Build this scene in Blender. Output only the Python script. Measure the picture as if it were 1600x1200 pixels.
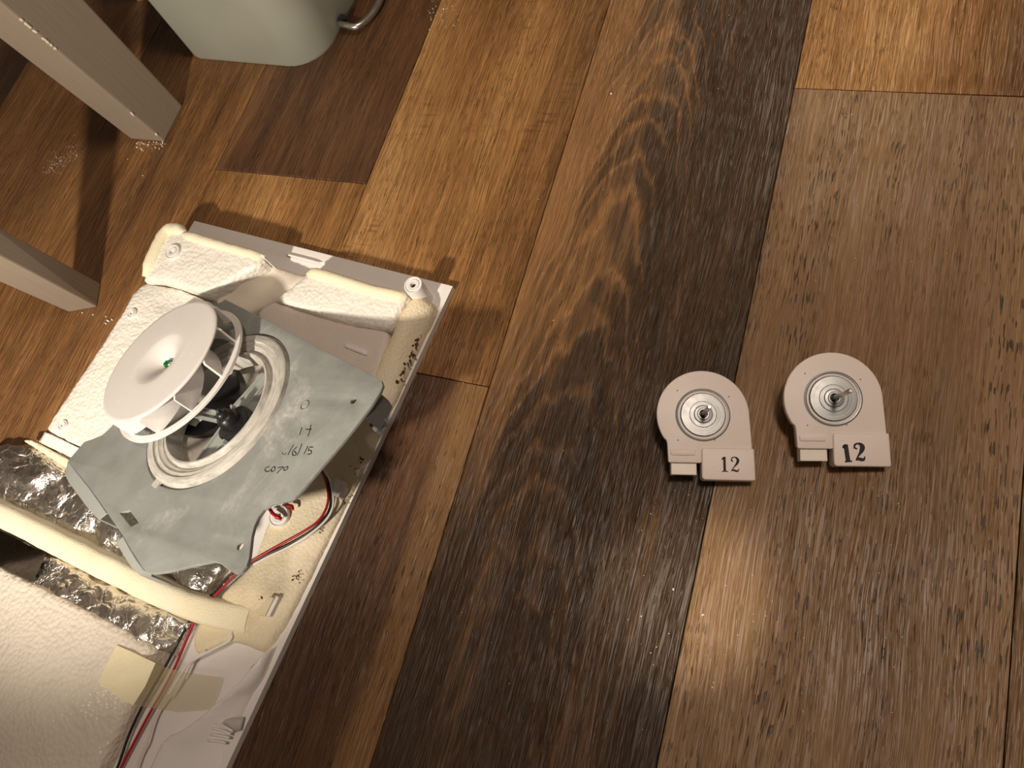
import bpy, bmesh, math, random
from mathutils import Vector, Matrix, Euler, noise, geometry
from math import sin, cos, pi, radians
random.seed(7)
S = bpy.context.scene
for o in list(bpy.data.objects): bpy.data.objects.remove(o)
COL = S.collection

# ------------------------------------------------------------------ camera
# the phone is held about half a metre above the floor, looking down and a little forward
RM = Matrix(((0.92799226, -0.17650983, 0.32813814), (0.27736436, 0.91530139, -0.2920486), (-0.24879585, 0.36203266, 0.89835014)))
CAMH = 0.49048; FPX = 1106.0
cd = bpy.data.cameras.new('camera'); cam = bpy.data.objects.new('camera', cd); COL.objects.link(cam)
cam.matrix_world = Matrix.Translation((0, 0, CAMH)) @ RM.to_4x4()
cd.sensor_width = 36.0; cd.lens = FPX / 1600.0 * 36.0; cd.clip_start = 0.01; cd.clip_end = 50
S.camera = cam

# ------------------------------------------------------------------ light
S.view_settings.view_transform = 'Standard'; S.view_settings.look = 'None'
S.view_settings.gamma = 1.0; S.view_settings.use_curve_mapping = False
S.view_settings.exposure = 0.0
w = bpy.data.worlds.new('room_glow'); S.world = w; w.use_nodes = True
w.node_tree.nodes['Background'].inputs[0].default_value = (1.0, 0.80, 0.62, 1)
w.node_tree.nodes['Background'].inputs[1].default_value = 0.09

def at0(px, py):
    d = RM @ Vector(((px - 800) / FPX, -(py - 600) / FPX, -1.0)); return Vector((0, 0, CAMH)) - d * (CAMH / d.z)
def lamp(name, kind, loc, target, energy, color, **kw):
    l = bpy.data.lights.new(name, kind); l.energy = energy; l.color = color
    for k, v in kw.items(): setattr(l, k, v)
    o = bpy.data.objects.new(name, l); COL.objects.link(o); o.location = loc
    d = Vector(target) - Vector(loc); o.rotation_euler = d.to_track_quat('-Z', 'Y').to_euler()
    return o
# the low work lamp / open appliance light at the photographer's left
lamp('work_lamp', 'SPOT', (-0.37, -0.42, 0.55), (-0.625, 0.46, 0.215), 29.5, (1.0, 0.885, 0.73), spot_size=radians(88), spot_blend=0.5, shadow_soft_size=0.022)
# recessed ceiling downlight over the right hand side
lamp('ceiling_lamp', 'SPOT', (0.34, 0.34, 2.4), (0.34, 0.30, 0.0), 98.0, (1.0, 0.81, 0.65), spot_size=radians(61), spot_blend=1.0, shadow_soft_size=0.16)
lamp('added_pool_spot', 'SPOT', (0.10, 2.3, 2.2), (0.04, 0.60, 0.0), 80.0, (1.0, 0.84, 0.62), spot_size=radians(15), spot_blend=0.8, shadow_soft_size=0.08)  # added spot without a known source, makes the upper-right pool of light
lamp('added_strip_spot', 'SPOT', (-0.25, -0.55, 2.3), tuple(at0(1066, 925)), 200.0, (1.0, 0.84, 0.62), spot_size=radians(3.4), spot_blend=1.0, shadow_soft_size=0.01)  # added thin beam, only there to brighten a strip below the left motor

# ------------------------------------------------------------------ helpers
def at(px, py, z=0.0):
    """point of the place at height z (mm) that stands under a picture position"""
    d = RM @ Vector(((px - 800) / FPX, -(py - 600) / FPX, -1.0))
    t = (z / 1000.0 - CAMH) / d.z
    return Vector((0, 0, CAMH)) + d * t

def ray(px, py):
    return RM @ Vector(((px - 800) / FPX, -(py - 600) / FPX, -1.0))

def link(name, me, mat=None, parent=None):
    o = bpy.data.objects.new(name, me); COL.objects.link(o)
    if mat is not None:
        me.materials.clear(); me.materials.append(mat)
    if parent is not None: o.parent = parent
    return o

def obj(name, bm, mat, parent=None, smooth=False, angle=None):
    me = bpy.data.meshes.new(name); bm.to_mesh(me); bm.free()
    if smooth:
        for p in me.polygons: p.use_smooth = True
        if angle is not None:
            me.set_sharp_from_angle(angle=radians(angle))
    return link(name, me, mat, parent)

def tag(o, label=None, cat=None, group=None, kind=None):
    if label: o['label'] = label
    if cat: o['category'] = cat
    if group: o['group'] = group
    if kind: o['kind'] = kind
    return o

def empty(name, loc=(0, 0, 0), rot=None):
    o = bpy.data.objects.new(name, None); COL.objects.link(o); o.location = loc
    if rot is not None: o.rotation_euler = rot
    o.empty_display_size = 0.01
    return o

def box_bm(x0, x1, y0, y1, z0, z1, bev=0.0, seg=2):
    bm = bmesh.new()
    v = [bm.verts.new(p) for p in ((x0,y0,z0),(x1,y0,z0),(x1,y1,z0),(x0,y1,z0),(x0,y0,z1),(x1,y0,z1),(x1,y1,z1),(x0,y1,z1))]
    for f in ((3,2,1,0),(4,5,6,7),(0,1,5,4),(1,2,6,5),(2,3,7,6),(3,0,4,7)): bm.faces.new([v[i] for i in f])
    if bev: bmesh.ops.bevel(bm, geom=bm.edges[:], offset=bev, segments=seg, affect='EDGES', profile=0.6)
    return bm

def bevel_all(bm, off, seg=2, ang=25):
    bm.normal_update()
    e = [e for e in bm.edges if len(e.link_faces) == 2 and e.calc_face_angle(0) > radians(ang)]
    if e: bmesh.ops.bevel(bm, geom=e, offset=off, segments=seg, affect='EDGES', profile=0.6)

def prism(pts, z0, z1, bev=0.0, seg=2):
    """upright prism on a 2-D outline"""
    bm = bmesh.new()
    a = [bm.verts.new((p[0], p[1], z0)) for p in pts]; b = [bm.verts.new((p[0], p[1], z1)) for p in pts]
    n = len(pts)
    bm.faces.new(a[::-1]); bm.faces.new(b)
    for i in range(n): bm.faces.new((a[i], a[(i+1) % n], b[(i+1) % n], b[i]))
    bmesh.ops.recalc_face_normals(bm, faces=bm.faces[:])
    if bev:
        bm.normal_update()
        top = [e for e in bm.edges if abs(e.verts[0].co.z - z1) < 1e-7 and abs(e.verts[1].co.z - z1) < 1e-7]
        bmesh.ops.bevel(bm, geom=top, offset=bev, segments=seg, affect='EDGES', profile=0.6)
    return bm

def lathe(profile, n=64, axis_open=True):
    bm = bmesh.new(); rings = []
    for r, z in profile:
        if r < 1e-7: rings.append([bm.verts.new((0, 0, z))])
        else: rings.append([bm.verts.new((r * cos(2*pi*i/n), r * sin(2*pi*i/n), z)) for i in range(n)])
    for a, b in zip(rings, rings[1:]):
        for i in range(n):
            j = (i + 1) % n
            if len(a) == 1 and len(b) == 1: continue
            if len(a) == 1: bm.faces.new((a[0], b[i], b[j]))
            elif len(b) == 1: bm.faces.new((a[i], b[0], a[j]))
            else: bm.faces.new((a[i], b[i], b[j], a[j]))
    bmesh.ops.recalc_face_normals(bm, faces=bm.faces[:])
    return bm

def sheet2d(loops, thick, bev=0.0, res=2):
    """flat sheet with holes: first loop is the outline, others are cut out; z from -thick to 0"""
    cu = bpy.data.curves.new('tmp', 'CURVE'); cu.dimensions = '2D'; cu.fill_mode = 'BOTH'
    cu.extrude = max(thick / 2 - bev, 1e-6); cu.bevel_depth = bev; cu.bevel_resolution = res; cu.offset = -bev
    for lp in loops:
        sp = cu.splines.new('POLY'); sp.points.add(len(lp) - 1); sp.use_cyclic_u = True
        for p, q in zip(sp.points, lp): p.co = (q[0], q[1], 0, 1)
    o = bpy.data.objects.new('tmp', cu); COL.objects.link(o)
    dg = bpy.context.evaluated_depsgraph_get()
    me = bpy.data.meshes.new_from_object(o.evaluated_get(dg))
    bpy.data.objects.remove(o); bpy.data.curves.remove(cu)
    bm = bmesh.new(); bm.from_mesh(me); bpy.data.meshes.remove(me)
    bmesh.ops.remove_doubles(bm, verts=bm.verts[:], dist=1e-6)
    for v in bm.verts: v.co.z -= thick / 2
    return bm

def tube(path, r, n=8, cap=True, smooth_iter=0):
    """tube along a 3-D path (Catmull-Rom smoothed); r may be a function of 0..1"""
    pts = [Vector(p) for p in path]
    if smooth_iter:
        out = []
        P = [pts[0] * 2 - pts[1]] + pts + [pts[-1] * 2 - pts[-2]]
        for i in range(1, len(P) - 2):
            for k in range(smooth_iter):
                t = k / smooth_iter; a, b, c, d = P[i-1], P[i], P[i+1], P[i+2]
                out.append(0.5 * ((2*b) + (c - a)*t + (2*a - 5*b + 4*c - d)*t*t + (3*b - a - 3*c + d)*t**3))
        out.append(pts[-1]); pts = out
    bm = bmesh.new(); rings = []
    up = Vector((0, 0, 1))
    for i, p in enumerate(pts):
        d = (pts[min(i+1, len(pts)-1)] - pts[max(i-1, 0)]).normalized()
        if abs(d.z) > 0.95: up = Vector((1, 0, 0))
        s = d.cross(up).normalized(); t = s.cross(d)
        rr = r(i / (len(pts) - 1)) if callable(r) else r
        rings.append([bm.verts.new(p + s * rr * cos(2*pi*k/n) + t * rr * sin(2*pi*k/n)) for k in range(n)])
    for a, b in zip(rings, rings[1:]):
        for k in range(n): bm.faces.new((a[k], a[(k+1) % n], b[(k+1) % n], b[k]))
    if cap: bm.faces.new(rings[0][::-1]); bm.faces.new(rings[-1])
    bmesh.ops.recalc_face_normals(bm, faces=bm.faces[:])
    return bm

def stroke(path, width, n_sm=6, thick=0.00008, place=lambda p: p):
    """pen or print stroke: flat ribbon of varying width on a surface, path in 2-D (x, y[, width])"""
    P = [Vector((p[0], p[1], p[2] if len(p) > 2 else width)) for p in path]
    if len(P) > 2 and n_sm > 1:
        out = []; Q = [P[0]*2 - P[1]] + P + [P[-1]*2 - P[-2]]
        for i in range(1, len(Q) - 2):
            for k in range(n_sm):
                t = k / n_sm; a, b, c, d = Q[i-1], Q[i], Q[i+1], Q[i+2]
                out.append(0.5 * ((2*b) + (c - a)*t + (2*a - 5*b + 4*c - d)*t*t + (3*b - a - 3*c + d)*t**3))
        out.append(P[-1]); P = out
    L, Rr = [], []
    for i, p in enumerate(P):
        d = P[min(i+1, len(P)-1)] - P[max(i-1, 0)]; d = Vector((d.x, d.y)).normalized(); nrm = Vector((-d.y, d.x))
        L.append((p.x + nrm.x * p.z/2, p.y + nrm.y * p.z/2)); Rr.append((p.x - nrm.x * p.z/2, p.y - nrm.y * p.z/2))
    return L, Rr

def ribbons(strokes, width, z, thick=0.0001, n_sm=6):
    bm = bmesh.new()
    for s in strokes:
        L, Rr = stroke(s, width, n_sm)
        a = [bm.verts.new((p[0], p[1], z + thick)) for p in L]; b = [bm.verts.new((p[0], p[1], z + thick)) for p in Rr]
        a0 = [bm.verts.new((p[0], p[1], z)) for p in L]; b0 = [bm.verts.new((p[0], p[1], z)) for p in Rr]
        for i in range(len(a) - 1):
            bm.faces.new((b[i], b[i+1], a[i+1], a[i])); bm.faces.new((a[i], a[i+1], a0[i+1], a0[i])); bm.faces.new((b0[i], b0[i+1], b[i+1], b[i]))
    bmesh.ops.recalc_face_normals(bm, faces=bm.faces[:])
    return bm

def fbm(p, sc, oct=3):
    return noise.fractal(Vector(p) * sc, 1.0, 2.0, oct, noise_basis='PERLIN_ORIGINAL')

def relief(name, V, faces, mat, parent=None, base=0.0, edge=0.004, smooth_n=4, amp=0.0, sc=60, jitter=0.0, shade=True, angle=None, skirt=True, flare=0.0):
    """a moulded piece: top faces through measured points, walls dropped from its border to `base` (m), finely divided and rounded"""
    bm = bmesh.new(); vs = {}
    for k, (px, py, z) in V.items(): vs[k] = bm.verts.new(at(px, py, z))
    for f in faces: bm.faces.new([vs[k] for k in f])
    bm.normal_update()
    for f in bm.faces:
        if f.normal.z < 0: f.normal_flip()
    bmesh.ops.triangulate(bm, faces=bm.faces[:])
    if skirt:
        be = [e for e in bm.edges if e.is_boundary]
        cen = sum((v.co for v in bm.verts), Vector()) / len(bm.verts)
        g = bmesh.ops.extrude_edge_only(bm, edges=be)['geom']
        for v in [q for q in g if isinstance(q, bmesh.types.BMVert)]:
            v.co.z = base
    for it in range(8):
        le = [e for e in bm.edges if e.calc_length() > edge * 1.5]
        if not le: break
        bmesh.ops.subdivide_edges(bm, edges=le, cuts=1)
        bmesh.ops.triangulate(bm, faces=bm.faces[:])
    bmesh.ops.beautify_fill(bm, faces=bm.faces[:], edges=[e for e in bm.edges if not e.is_boundary and e.calc_face_angle(0) < 0.05])
    bmesh.ops.recalc_face_normals(bm, faces=bm.faces[:])
    mv = [v for v in bm.verts if not v.is_boundary]
    for i in range(smooth_n): bmesh.ops.smooth_vert(bm, verts=mv, factor=0.5, use_axis_x=True, use_axis_y=True, use_axis_z=True)
    bm.normal_update()
    if sum(f.normal.z * f.calc_area() for f in bm.faces) < 0:
        bmesh.ops.reverse_faces(bm, faces=bm.faces[:])
    bm.normal_update()
    if amp or jitter:
        for v in mv:
            d = amp * fbm(v.co, sc) if amp else 0.0
            if jitter: d += jitter * (random.random() - 0.5)
            v.co = v.co + v.normal * d
    return obj(name, bm, mat, parent, smooth=shade, angle=angle)

# ------------------------------------------------------------------ materials
class G:
    def __init__(s, name):
        s.m = bpy.data.materials.new(name); s.m.use_nodes = True; s.t = s.m.node_tree; s.n = s.t.nodes; s.l = s.t.links
        s.b = s.n['Principled BSDF']; s.tc = s.n.new('ShaderNodeTexCoord')
    def put(s, sock, v):
        if hasattr(v, 'is_output'): s.l.new(v, sock)
        else: sock.default_value = v
    def math(s, op, a, b=0.0, c=None, clamp=False):
        n = s.n.new('ShaderNodeMath'); n.operation = op; n.use_clamp = clamp
        s.put(n.inputs[0], a); s.put(n.inputs[1], b)
        if c is not None: s.put(n.inputs[2], c)
        return n.outputs[0]
    def vmath(s, op, a, b):
        n = s.n.new('ShaderNodeVectorMath'); n.operation = op; s.put(n.inputs[0], a); s.put(n.inputs[1], b); return n.outputs[0]
    def xyz(s, v):
        n = s.n.new('ShaderNodeSeparateXYZ'); s.put(n.inputs[0], v); return n.outputs
    def comb(s, x, y, z):
        n = s.n.new('ShaderNodeCombineXYZ'); s.put(n.inputs[0], x); s.put(n.inputs[1], y); s.put(n.inputs[2], z); return n.outputs[0]
    def noise(s, v, sc=1.0, det=2.0, rough=0.5, dist=0.0):
        n = s.n.new('ShaderNodeTexNoise'); s.put(n.inputs['Vector'], v); n.inputs['Scale'].default_value = sc
        n.inputs['Detail'].default_value = det; n.inputs['Roughness'].default_value = rough; n.inputs['Distortion'].default_value = dist
        return n.outputs[0]
    def vor(s, v, sc, feat='F1', out=0, smooth=None, rnd=1.0):
        n = s.n.new('ShaderNodeTexVoronoi'); n.feature = feat; s.put(n.inputs['Vector'], v); n.inputs['Scale'].default_value = sc
        n.inputs['Randomness'].default_value = rnd
        if smooth is not None and 'Smoothness' in n.inputs: n.inputs['Smoothness'].default_value = smooth
        return n.outputs[out]
    def ramp(s, f, stops, interp='LINEAR'):
        n = s.n.new('ShaderNodeValToRGB'); cr = n.color_ramp; cr.interpolation = interp
        while len(cr.elements) < len(stops): cr.elements.new(0.5)
        for e, (p, c) in zip(cr.elements, stops):
            e.position = p; e.color = (c[0], c[1], c[2], 1) if not isinstance(c, (int, float)) else (c, c, c, 1)
        s.put(n.inputs[0], f); return n.outputs[0]
    def rng(s, v, a, b, c, d):
        n = s.n.new('ShaderNodeMapRange'); n.clamp = True; s.put(n.inputs[0], v)
        for i, k in enumerate((a, b, c, d)): n.inputs[i+1].default_value = k
        return n.outputs[0]
    def mix(s, f, a, b, mode='MIX'):
        n = s.n.new('ShaderNodeMix'); n.data_type = 'RGBA'; n.blend_type = mode; n.clamp_factor = True
        s.put(n.inputs[0], f)
        for i, q in ((6, a), (7, b)): s.put(n.inputs[i], q if hasattr(q, 'is_output') else (q[0], q[1], q[2], 1))
        return n.outputs[2]
    def bump(s, h, strength=0.5, dist=0.001, normal=None):
        n = s.n.new('ShaderNodeBump'); n.inputs['Strength'].default_value = strength; n.inputs['Distance'].default_value = dist
        s.put(n.inputs['Height'], h)
        if normal is not None: s.put(n.inputs['Normal'], normal)
        return n.outputs[0]
    def out(s, color=None, rough=0.5, metal=0.0, normal=None, spec=0.5, **kw):
        b = s.b
        if color is not None: s.put(b.inputs['Base Color'], color if hasattr(color, 'is_output') else (color[0], color[1], color[2], 1))
        s.put(b.inputs['Roughness'], rough); s.put(b.inputs['Metallic'], metal); s.put(b.inputs['Specular IOR Level'], spec)
        if normal is not None: s.put(b.inputs['Normal'], normal)
        for k, v in kw.items(): s.put(b.inputs[k.replace('_', ' ')], v)
        return s.m

def lin(r, g, b):
    f = lambda c: (c/255/12.92) if c/255 <= 0.04045 else ((c/255 + 0.055)/1.055)**2.4
    return (f(r), f(g), f(b))

def wood(name, dark, mid, light, seed, pore=0.5, cath=0.0, grad=0.0, edge_tone=None, patch=1.0, saw=0.0, cy=0.0, emboss=1.0, fine=1.0, gy=None, dense=0.0, hair=0.45):
    """printed and embossed vinyl plank. x runs across, y along the plank (m)"""
    g = G(name)
    co = g.vmath('ADD', g.tc.outputs['Object'], (seed * 1.37, seed * 2.91, 0))
    raw = g.xyz(g.tc.outputs['Object'])
    X, Y, _ = g.xyz(co)
    wv = g.noise(g.comb(g.math('MULTIPLY', X, 7), g.math('MULTIPLY', Y, 2.2), seed), 1, 3)
    wx = g.math('MULTIPLY_ADD', g.math('SUBTRACT', wv, 0.5), 0.030, X)
    xo = None
    if cath:
        xo = g.math('ADD', raw[0], cath_off.get(seed, 0.0))
        par = g.math('MULTIPLY_ADD', g.math('MULTIPLY', xo, xo), 62.0, g.math('ADD', raw[1], cy))
        wob = g.noise(g.comb(g.math('MULTIPLY', X, 14), g.math('MULTIPLY', Y, 5), 2.2), 1, 4, 0.6)
        par = g.math('MULTIPLY_ADD', wob, 0.20, par)
        msk = g.math('MULTIPLY', g.rng(g.math('ABSOLUTE', xo), 0.03, 0.085, 1.0, 0.0), g.rng(raw[1], -0.05, 0.22, 0.35, 1.0))
        # fibres bend round the arches
    def st(sx, sy, det=2, rough=0.55, z=0.0, xx=None): return g.noise(g.comb(g.math('MULTIPLY', xx or wx, sx), g.math('MULTIPLY', Y, sy), z), 1, det, rough)
    patchn = st(11, 2.0, 3, 0.55, 3.1)
    broad = st(45, 2.4, 3, 0.6, 1.7)
    midn = st(170, 5, 3, 0.62, 5.0)
    finen = st(760, 22, 2, 0.6, 8.0)
    v = g.math('MULTIPLY_ADD', g.math('SUBTRACT', patchn, 0.5), 1.5 * patch, 0.5)
    v = g.math('MULTIPLY_ADD', g.math('SUBTRACT', broad, 0.5), 0.7, v)
    v = g.math('MULTIPLY_ADD', g.math('SUBTRACT', midn, 0.5), 0.42, v)
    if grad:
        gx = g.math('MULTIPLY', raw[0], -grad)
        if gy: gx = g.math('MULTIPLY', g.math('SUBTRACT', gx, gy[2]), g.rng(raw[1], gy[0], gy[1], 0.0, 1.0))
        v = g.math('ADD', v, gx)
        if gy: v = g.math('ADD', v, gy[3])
    ring = None
    if cath:
        ph = g.math('MULTIPLY', par, 150.0)
        ring = g.math('MULTIPLY_ADD', g.math('SINE', ph), 0.5, 0.5)
        ring = g.math('MULTIPLY', g.math('POWER', ring, 3.0), msk)
        v = g.math('MULTIPLY_ADD', ring, 0.22 * cath, v)
        big = g.math('MULTIPLY_ADD', g.math('SINE', g.math('MULTIPLY', ph, 0.19)), 0.5, 0.5)
        v = g.math('MULTIPLY_ADD', g.math('MULTIPLY', big, msk), -0.22 * cath, v)
    c = g.ramp(v, [(0.08, dark), (0.5, mid), (0.92, light)])
    if edge_tone:
        e0, e1, tone, ymax = edge_tone
        k = g.rng(g.math('MULTIPLY_ADD', g.math('SUBTRACT', broad, 0.5), 0.02, raw[0]), e0, e1, 0, 1)
        c = g.mix(k, c, tone)
    # fine fibre shading and short dark pores
    c = g.mix(0.55 * fine, c, g.ramp(finen, [(0.28, 0.42), (0.52, 0.98), (0.75, 1.22)]), 'MULTIPLY')
    pn = st(700, 66, 1, 0.5, 11.0); pm = st(34, 4, 2, 0.5, 13.0)
    pores = g.math('MULTIPLY', g.rng(pn, 0.63 - dense, 0.67 - dense, 0, 1), g.rng(pm, 0.38, 0.60, 0, 1))
    c = g.mix(g.math('MULTIPLY', pores, pore), c, (dark[0]*0.30, dark[1]*0.28, dark[2]*0.28))
    if saw:
        sn = g.noise(g.comb(g.math('MULTIPLY', X, 26), g.math('MULTIPLY', Y, 230), 0), 1, 2)
        sm = g.noise(g.comb(g.math('MULTIPLY', X, 22), g.math('MULTIPLY', Y, 13), 6.0), 1, 2)
        c = g.mix(g.math('MULTIPLY', g.math('MULTIPLY', g.rng(sn, 0.52, 0.62, 0, 1), g.rng(sm, 0.56, 0.70, 0, 1)), saw), c, (dark[0]*0.7, dark[1]*0.65, dark[2]*0.6))
    # pale hairlines: light caught by the embossed grain, put into the colour
    hn = st(620, 13, 1, 0.5, 23.0)
    hl = g.rng(g.math('ABSOLUTE', g.math('SUBTRACT', hn, 0.56)), 0.0, 0.035, 1.0, 0.0)
    hm = st(40, 5, 2, 0.5, 29.0)
    hl = g.math('MULTIPLY', hl, g.rng(hm, 0.42, 0.60, 0.15, 1.0))
    c = g.mix(g.math('MULTIPLY', hl, hair), c, g.mix(0.45, c, (min(1, light[0]*1.35), min(1, light[1]*1.3), min(1, light[2]*1.25))))
    # pale scuffs and dust left by feet
    dn = g.noise(co, 9, 5, 0.7); dn2 = g.noise(co, 160, 3, 0.6)
    c = g.mix(g.math('MULTIPLY', g.rng(dn, 0.64, 0.78, 0, 0.30), dn2), c, (0.45, 0.38, 0.30))
    em = st(470, 15, 2, 0.55, 17.0)
    h = g.math('MULTIPLY_ADD', g.rng(em, 0.45, 0.62, 0, 1), 0.8, g.math('MULTIPLY', finen, 0.5))
    h = g.math('MULTIPLY_ADD', pores, -0.5, g.math('MULTIPLY_ADD', hl, 0.5, h))
    if ring is not None: h = g.math('MULTIPLY_ADD', ring, 0.7, h)
    nrm = g.bump(h, 0.8 * emboss, 0.0011)
    rough = g.math('MULTIPLY_ADD', midn, 0.22, 0.30)
    return g.out(c, rough, 0, nrm, 0.5)

cath_off = {}

def plastic(name, col, rough=0.4, dirt=0.0, dirtcol=(0.25, 0.22, 0.18), grain=0.0, spec=0.5, sss=0.0, scale=22, bumpd=0.0004):
    g = G(name)
    co = g.tc.outputs['Object']
    c = g.mix(g.rng(g.noise(co, scale * 1.6, 4, 0.6), 0.35, 0.7, 0, 0.10), col, (col[0]*0.86, col[1]*0.84, col[2]*0.80))
    if dirt:
        c = g.mix(g.math('MULTIPLY', g.rng(g.noise(co, scale, 6, 0.68), 0.50, 0.70, 0, 1), dirt), c, dirtcol)
    h = g.noise(co, 900 if not grain else grain, 2)
    kw = {}
    return g.out(c, g.math('MULTIPLY_ADD', g.noise(co, 60, 3), 0.12, rough - 0.06), 0, g.bump(h, 0.25, bumpd), spec, **kw)

def foam_mat(name, col, bead=330, depth=0.0011, rough=0.42, stain=0.0, staincol=(0.6, 0.45, 0.22), yellow=0.0, ycol=(0.85, 0.70, 0.42)):
    g = G(name); co = g.tc.outputs['Object']
    wob = g.vmath('ADD', co, g.vmath('SCALE', co, (0, 0, 0)))
    d = g.vor(co, bead, 'SMOOTH_F1', 0, 0.35)
    c = g.mix(g.rng(d, 0.35, 0.75, 0, 0.16), col, (col[0]*0.78, col[1]*0.74, col[2]*0.66))
    if yellow: c = g.mix(g.math('MULTIPLY', g.rng(g.noise(co, 14, 3, 0.6), 0.38, 0.66, 0, 1), yellow), c, ycol)
    if stain: c = g.mix(g.math('MULTIPLY', g.rng(g.noise(co, 42, 6, 0.72), 0.56, 0.74, 0, 1), stain), c, staincol)
    h = g.math('MULTIPLY_ADD', d, -1.0, g.math('MULTIPLY', g.noise(co, 90, 3), 0.8))
    return g.out(c, rough, 0, g.bump(h, 0.6, depth), 0.45, Subsurface_Weight=0.0)

def metal(name, col, rough=0.28, brushed=None, bumpd=0.0002):
    g = G(name); co = g.tc.outputs['Object']
    n = g.noise(co, 220, 3)
    c = g.mix(g.rng(g.noise(co, 60, 4), 0.4, 0.7, 0, 0.35), col, (col[0]*0.72, col[1]*0.72, col[2]*0.72))
    h = n
    if brushed:
        X, Y, Z = g.xyz(co)
        r = g.math('SQRT', g.math('ADD', g.math('MULTIPLY', X, X), g.math('MULTIPLY', Y, Y)))
        h = g.noise(g.comb(g.math('MULTIPLY', r, brushed), 0, 0), 1, 3)
    return g.out(c, g.math('MULTIPLY_ADD', n, 0.12, rough), 1.0, g.bump(h, 0.35, bumpd))
# ==================================================================== FLOOR
LT = (lin(120, 83, 46), lin(170, 122, 72), lin(202, 154, 98))     # honey oak
LT2 = (lin(108, 80, 52), lin(136, 104, 70), lin(158, 124, 86))     # greyer oak
BR = (lin(100, 67, 40), lin(148, 104, 62), lin(182, 134, 86))        # warm brown
DK = (lin(44, 31, 23), lin(68, 48, 35), lin(104, 72, 48))          # dark walnut
MD = (lin(62, 42, 28), lin(94, 64, 42), lin(128, 90, 58))          # mid walnut
W = 0.178; X0 = -0.55263; GAP = 0.00035
floor = obj('floor', box_bm(X0 - 4*W, X0 + 7*W, -0.9, 1.3, -0.012, -0.0062), plastic('underlay', (0.05, 0.04, 0.03), 0.8))
tag(floor, kind='structure')
def plank(col, y0, y1, mat):
    xa, xb = X0 + col*W + GAP, X0 + (col+1)*W - GAP
    cx, cy = (xa + xb)/2, (y0 + y1)/2
    bm = box_bm(xa - cx, xb - cx, y0 + GAP - cy, y1 - GAP - cy, -0.006, 0.0, 0.0004, 1)
    o = obj('plank', bm, mat, floor); o.location = (cx, cy, 0); return o
J1, J2, J3 = 0.3254, 0.4552, 0.1537
k = 0
def wd(tones, seed, **kw):
    global k; k += 1
    return wood('printed_oak', tones[0], tones[1], tones[2], seed, **kw)
plank(-4, -0.9, 1.3, wd(BR, 31)); plank(-3, -0.9, 0.62, wd(MD, 32)); plank(-3, 0.62, 1.3, wd(LT, 33))
plank(-2, -0.9, 0.05, wd(BR, 3, pore=0.4)); plank(-2, 0.05, 1.27, wd(BR, 34, pore=0.4, emboss=1.4)); 
plank(-1, -0.9, 0.9, wd(BR, 4, pore=0.35, patch=1.1, emboss=1.4)); plank(-1, 0.9, 1.3, wd(LT, 35))
plank(0, J1, 1.3, wd(MD, 5, pore=0.4, patch=1.2, emboss=1.3)); plank(0, -0.9, J1, wd(LT, 6, pore=0.3, emboss=1.5))
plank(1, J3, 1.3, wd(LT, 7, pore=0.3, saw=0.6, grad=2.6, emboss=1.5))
plank(1, -0.9, J3, wd(MD, 8, pore=0.7, edge_tone=(0.058, 0.072, lin(140, 104, 66), None)))
cath_off[9] = 0.022
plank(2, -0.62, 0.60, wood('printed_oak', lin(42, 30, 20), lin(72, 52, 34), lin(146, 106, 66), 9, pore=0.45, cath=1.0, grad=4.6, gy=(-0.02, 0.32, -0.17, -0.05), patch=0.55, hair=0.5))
plank(2, 0.60, 1.3, wd(MD, 10)); plank(2, -0.9, -0.62, wd(LT, 36))
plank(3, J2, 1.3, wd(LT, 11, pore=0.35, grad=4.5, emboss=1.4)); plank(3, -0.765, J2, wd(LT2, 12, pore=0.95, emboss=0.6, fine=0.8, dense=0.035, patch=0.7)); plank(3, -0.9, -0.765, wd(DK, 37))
plank(4, -0.2, 1.02, wd(LT2, 13, pore=0.9, dense=0.04)); plank(4, -0.9, -0.2, wd(LT2, 38)); plank(4, 1.02, 1.3, wd(LT2, 39))
plank(5, -0.9, 0.3, wd(LT, 14)); plank(5, 0.3, 1.3, wd(BR, 15)); plank(6, -0.9, 1.3, wd(DK, 16))

# ==================================================================== FURNITURE
def paint(name, col, wear=0.0):
    g = G(name); co = g.tc.outputs['Object']
    X, Y, Z = g.xyz(co)
    br = g.noise(g.comb(g.math('MULTIPLY', X, 220), g.math('MULTIPLY', Y, 220), g.math('MULTIPLY', Z, 14)), 1, 3)
    c = g.mix(g.rng(br, 0.3, 0.75, 0, 0.35), col, (col[0]*0.8, col[1]*0.79, col[2]*0.78))
    if wear: c = g.mix(g.rng(g.noise(co, 75, 5, 0.7), 0.70, 0.76, 0, wear), c, (0.62, 0.56, 0.47))
    return g.out(c, 0.5, 0, g.bump(br, 0.4, 0.0005), 0.4)
greige = paint('greige_paint', lin(158, 144, 129), 0.5)
chip = plastic('bare_primer', lin(226, 214, 196), 0.6)

def tapered_leg(name, stations, mat, parent, bev=0.002):
    bm = bmesh.new(); rows = [[bm.verts.new(p) for p in s] for s in stations]
    for a, b in zip(rows, rows[1:]):
        for i in range(4): bm.faces.new((a[i], a[(i+1) % 4], b[(i+1) % 4], b[i]))
    bm.faces.new(rows[0][::-1]); bm.faces.new(rows[-1])
    bmesh.ops.recalc_face_normals(bm, faces=bm.faces[:]); bevel_all(bm, bev, 2, 40)
    return obj(name, bm, mat, parent)

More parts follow.
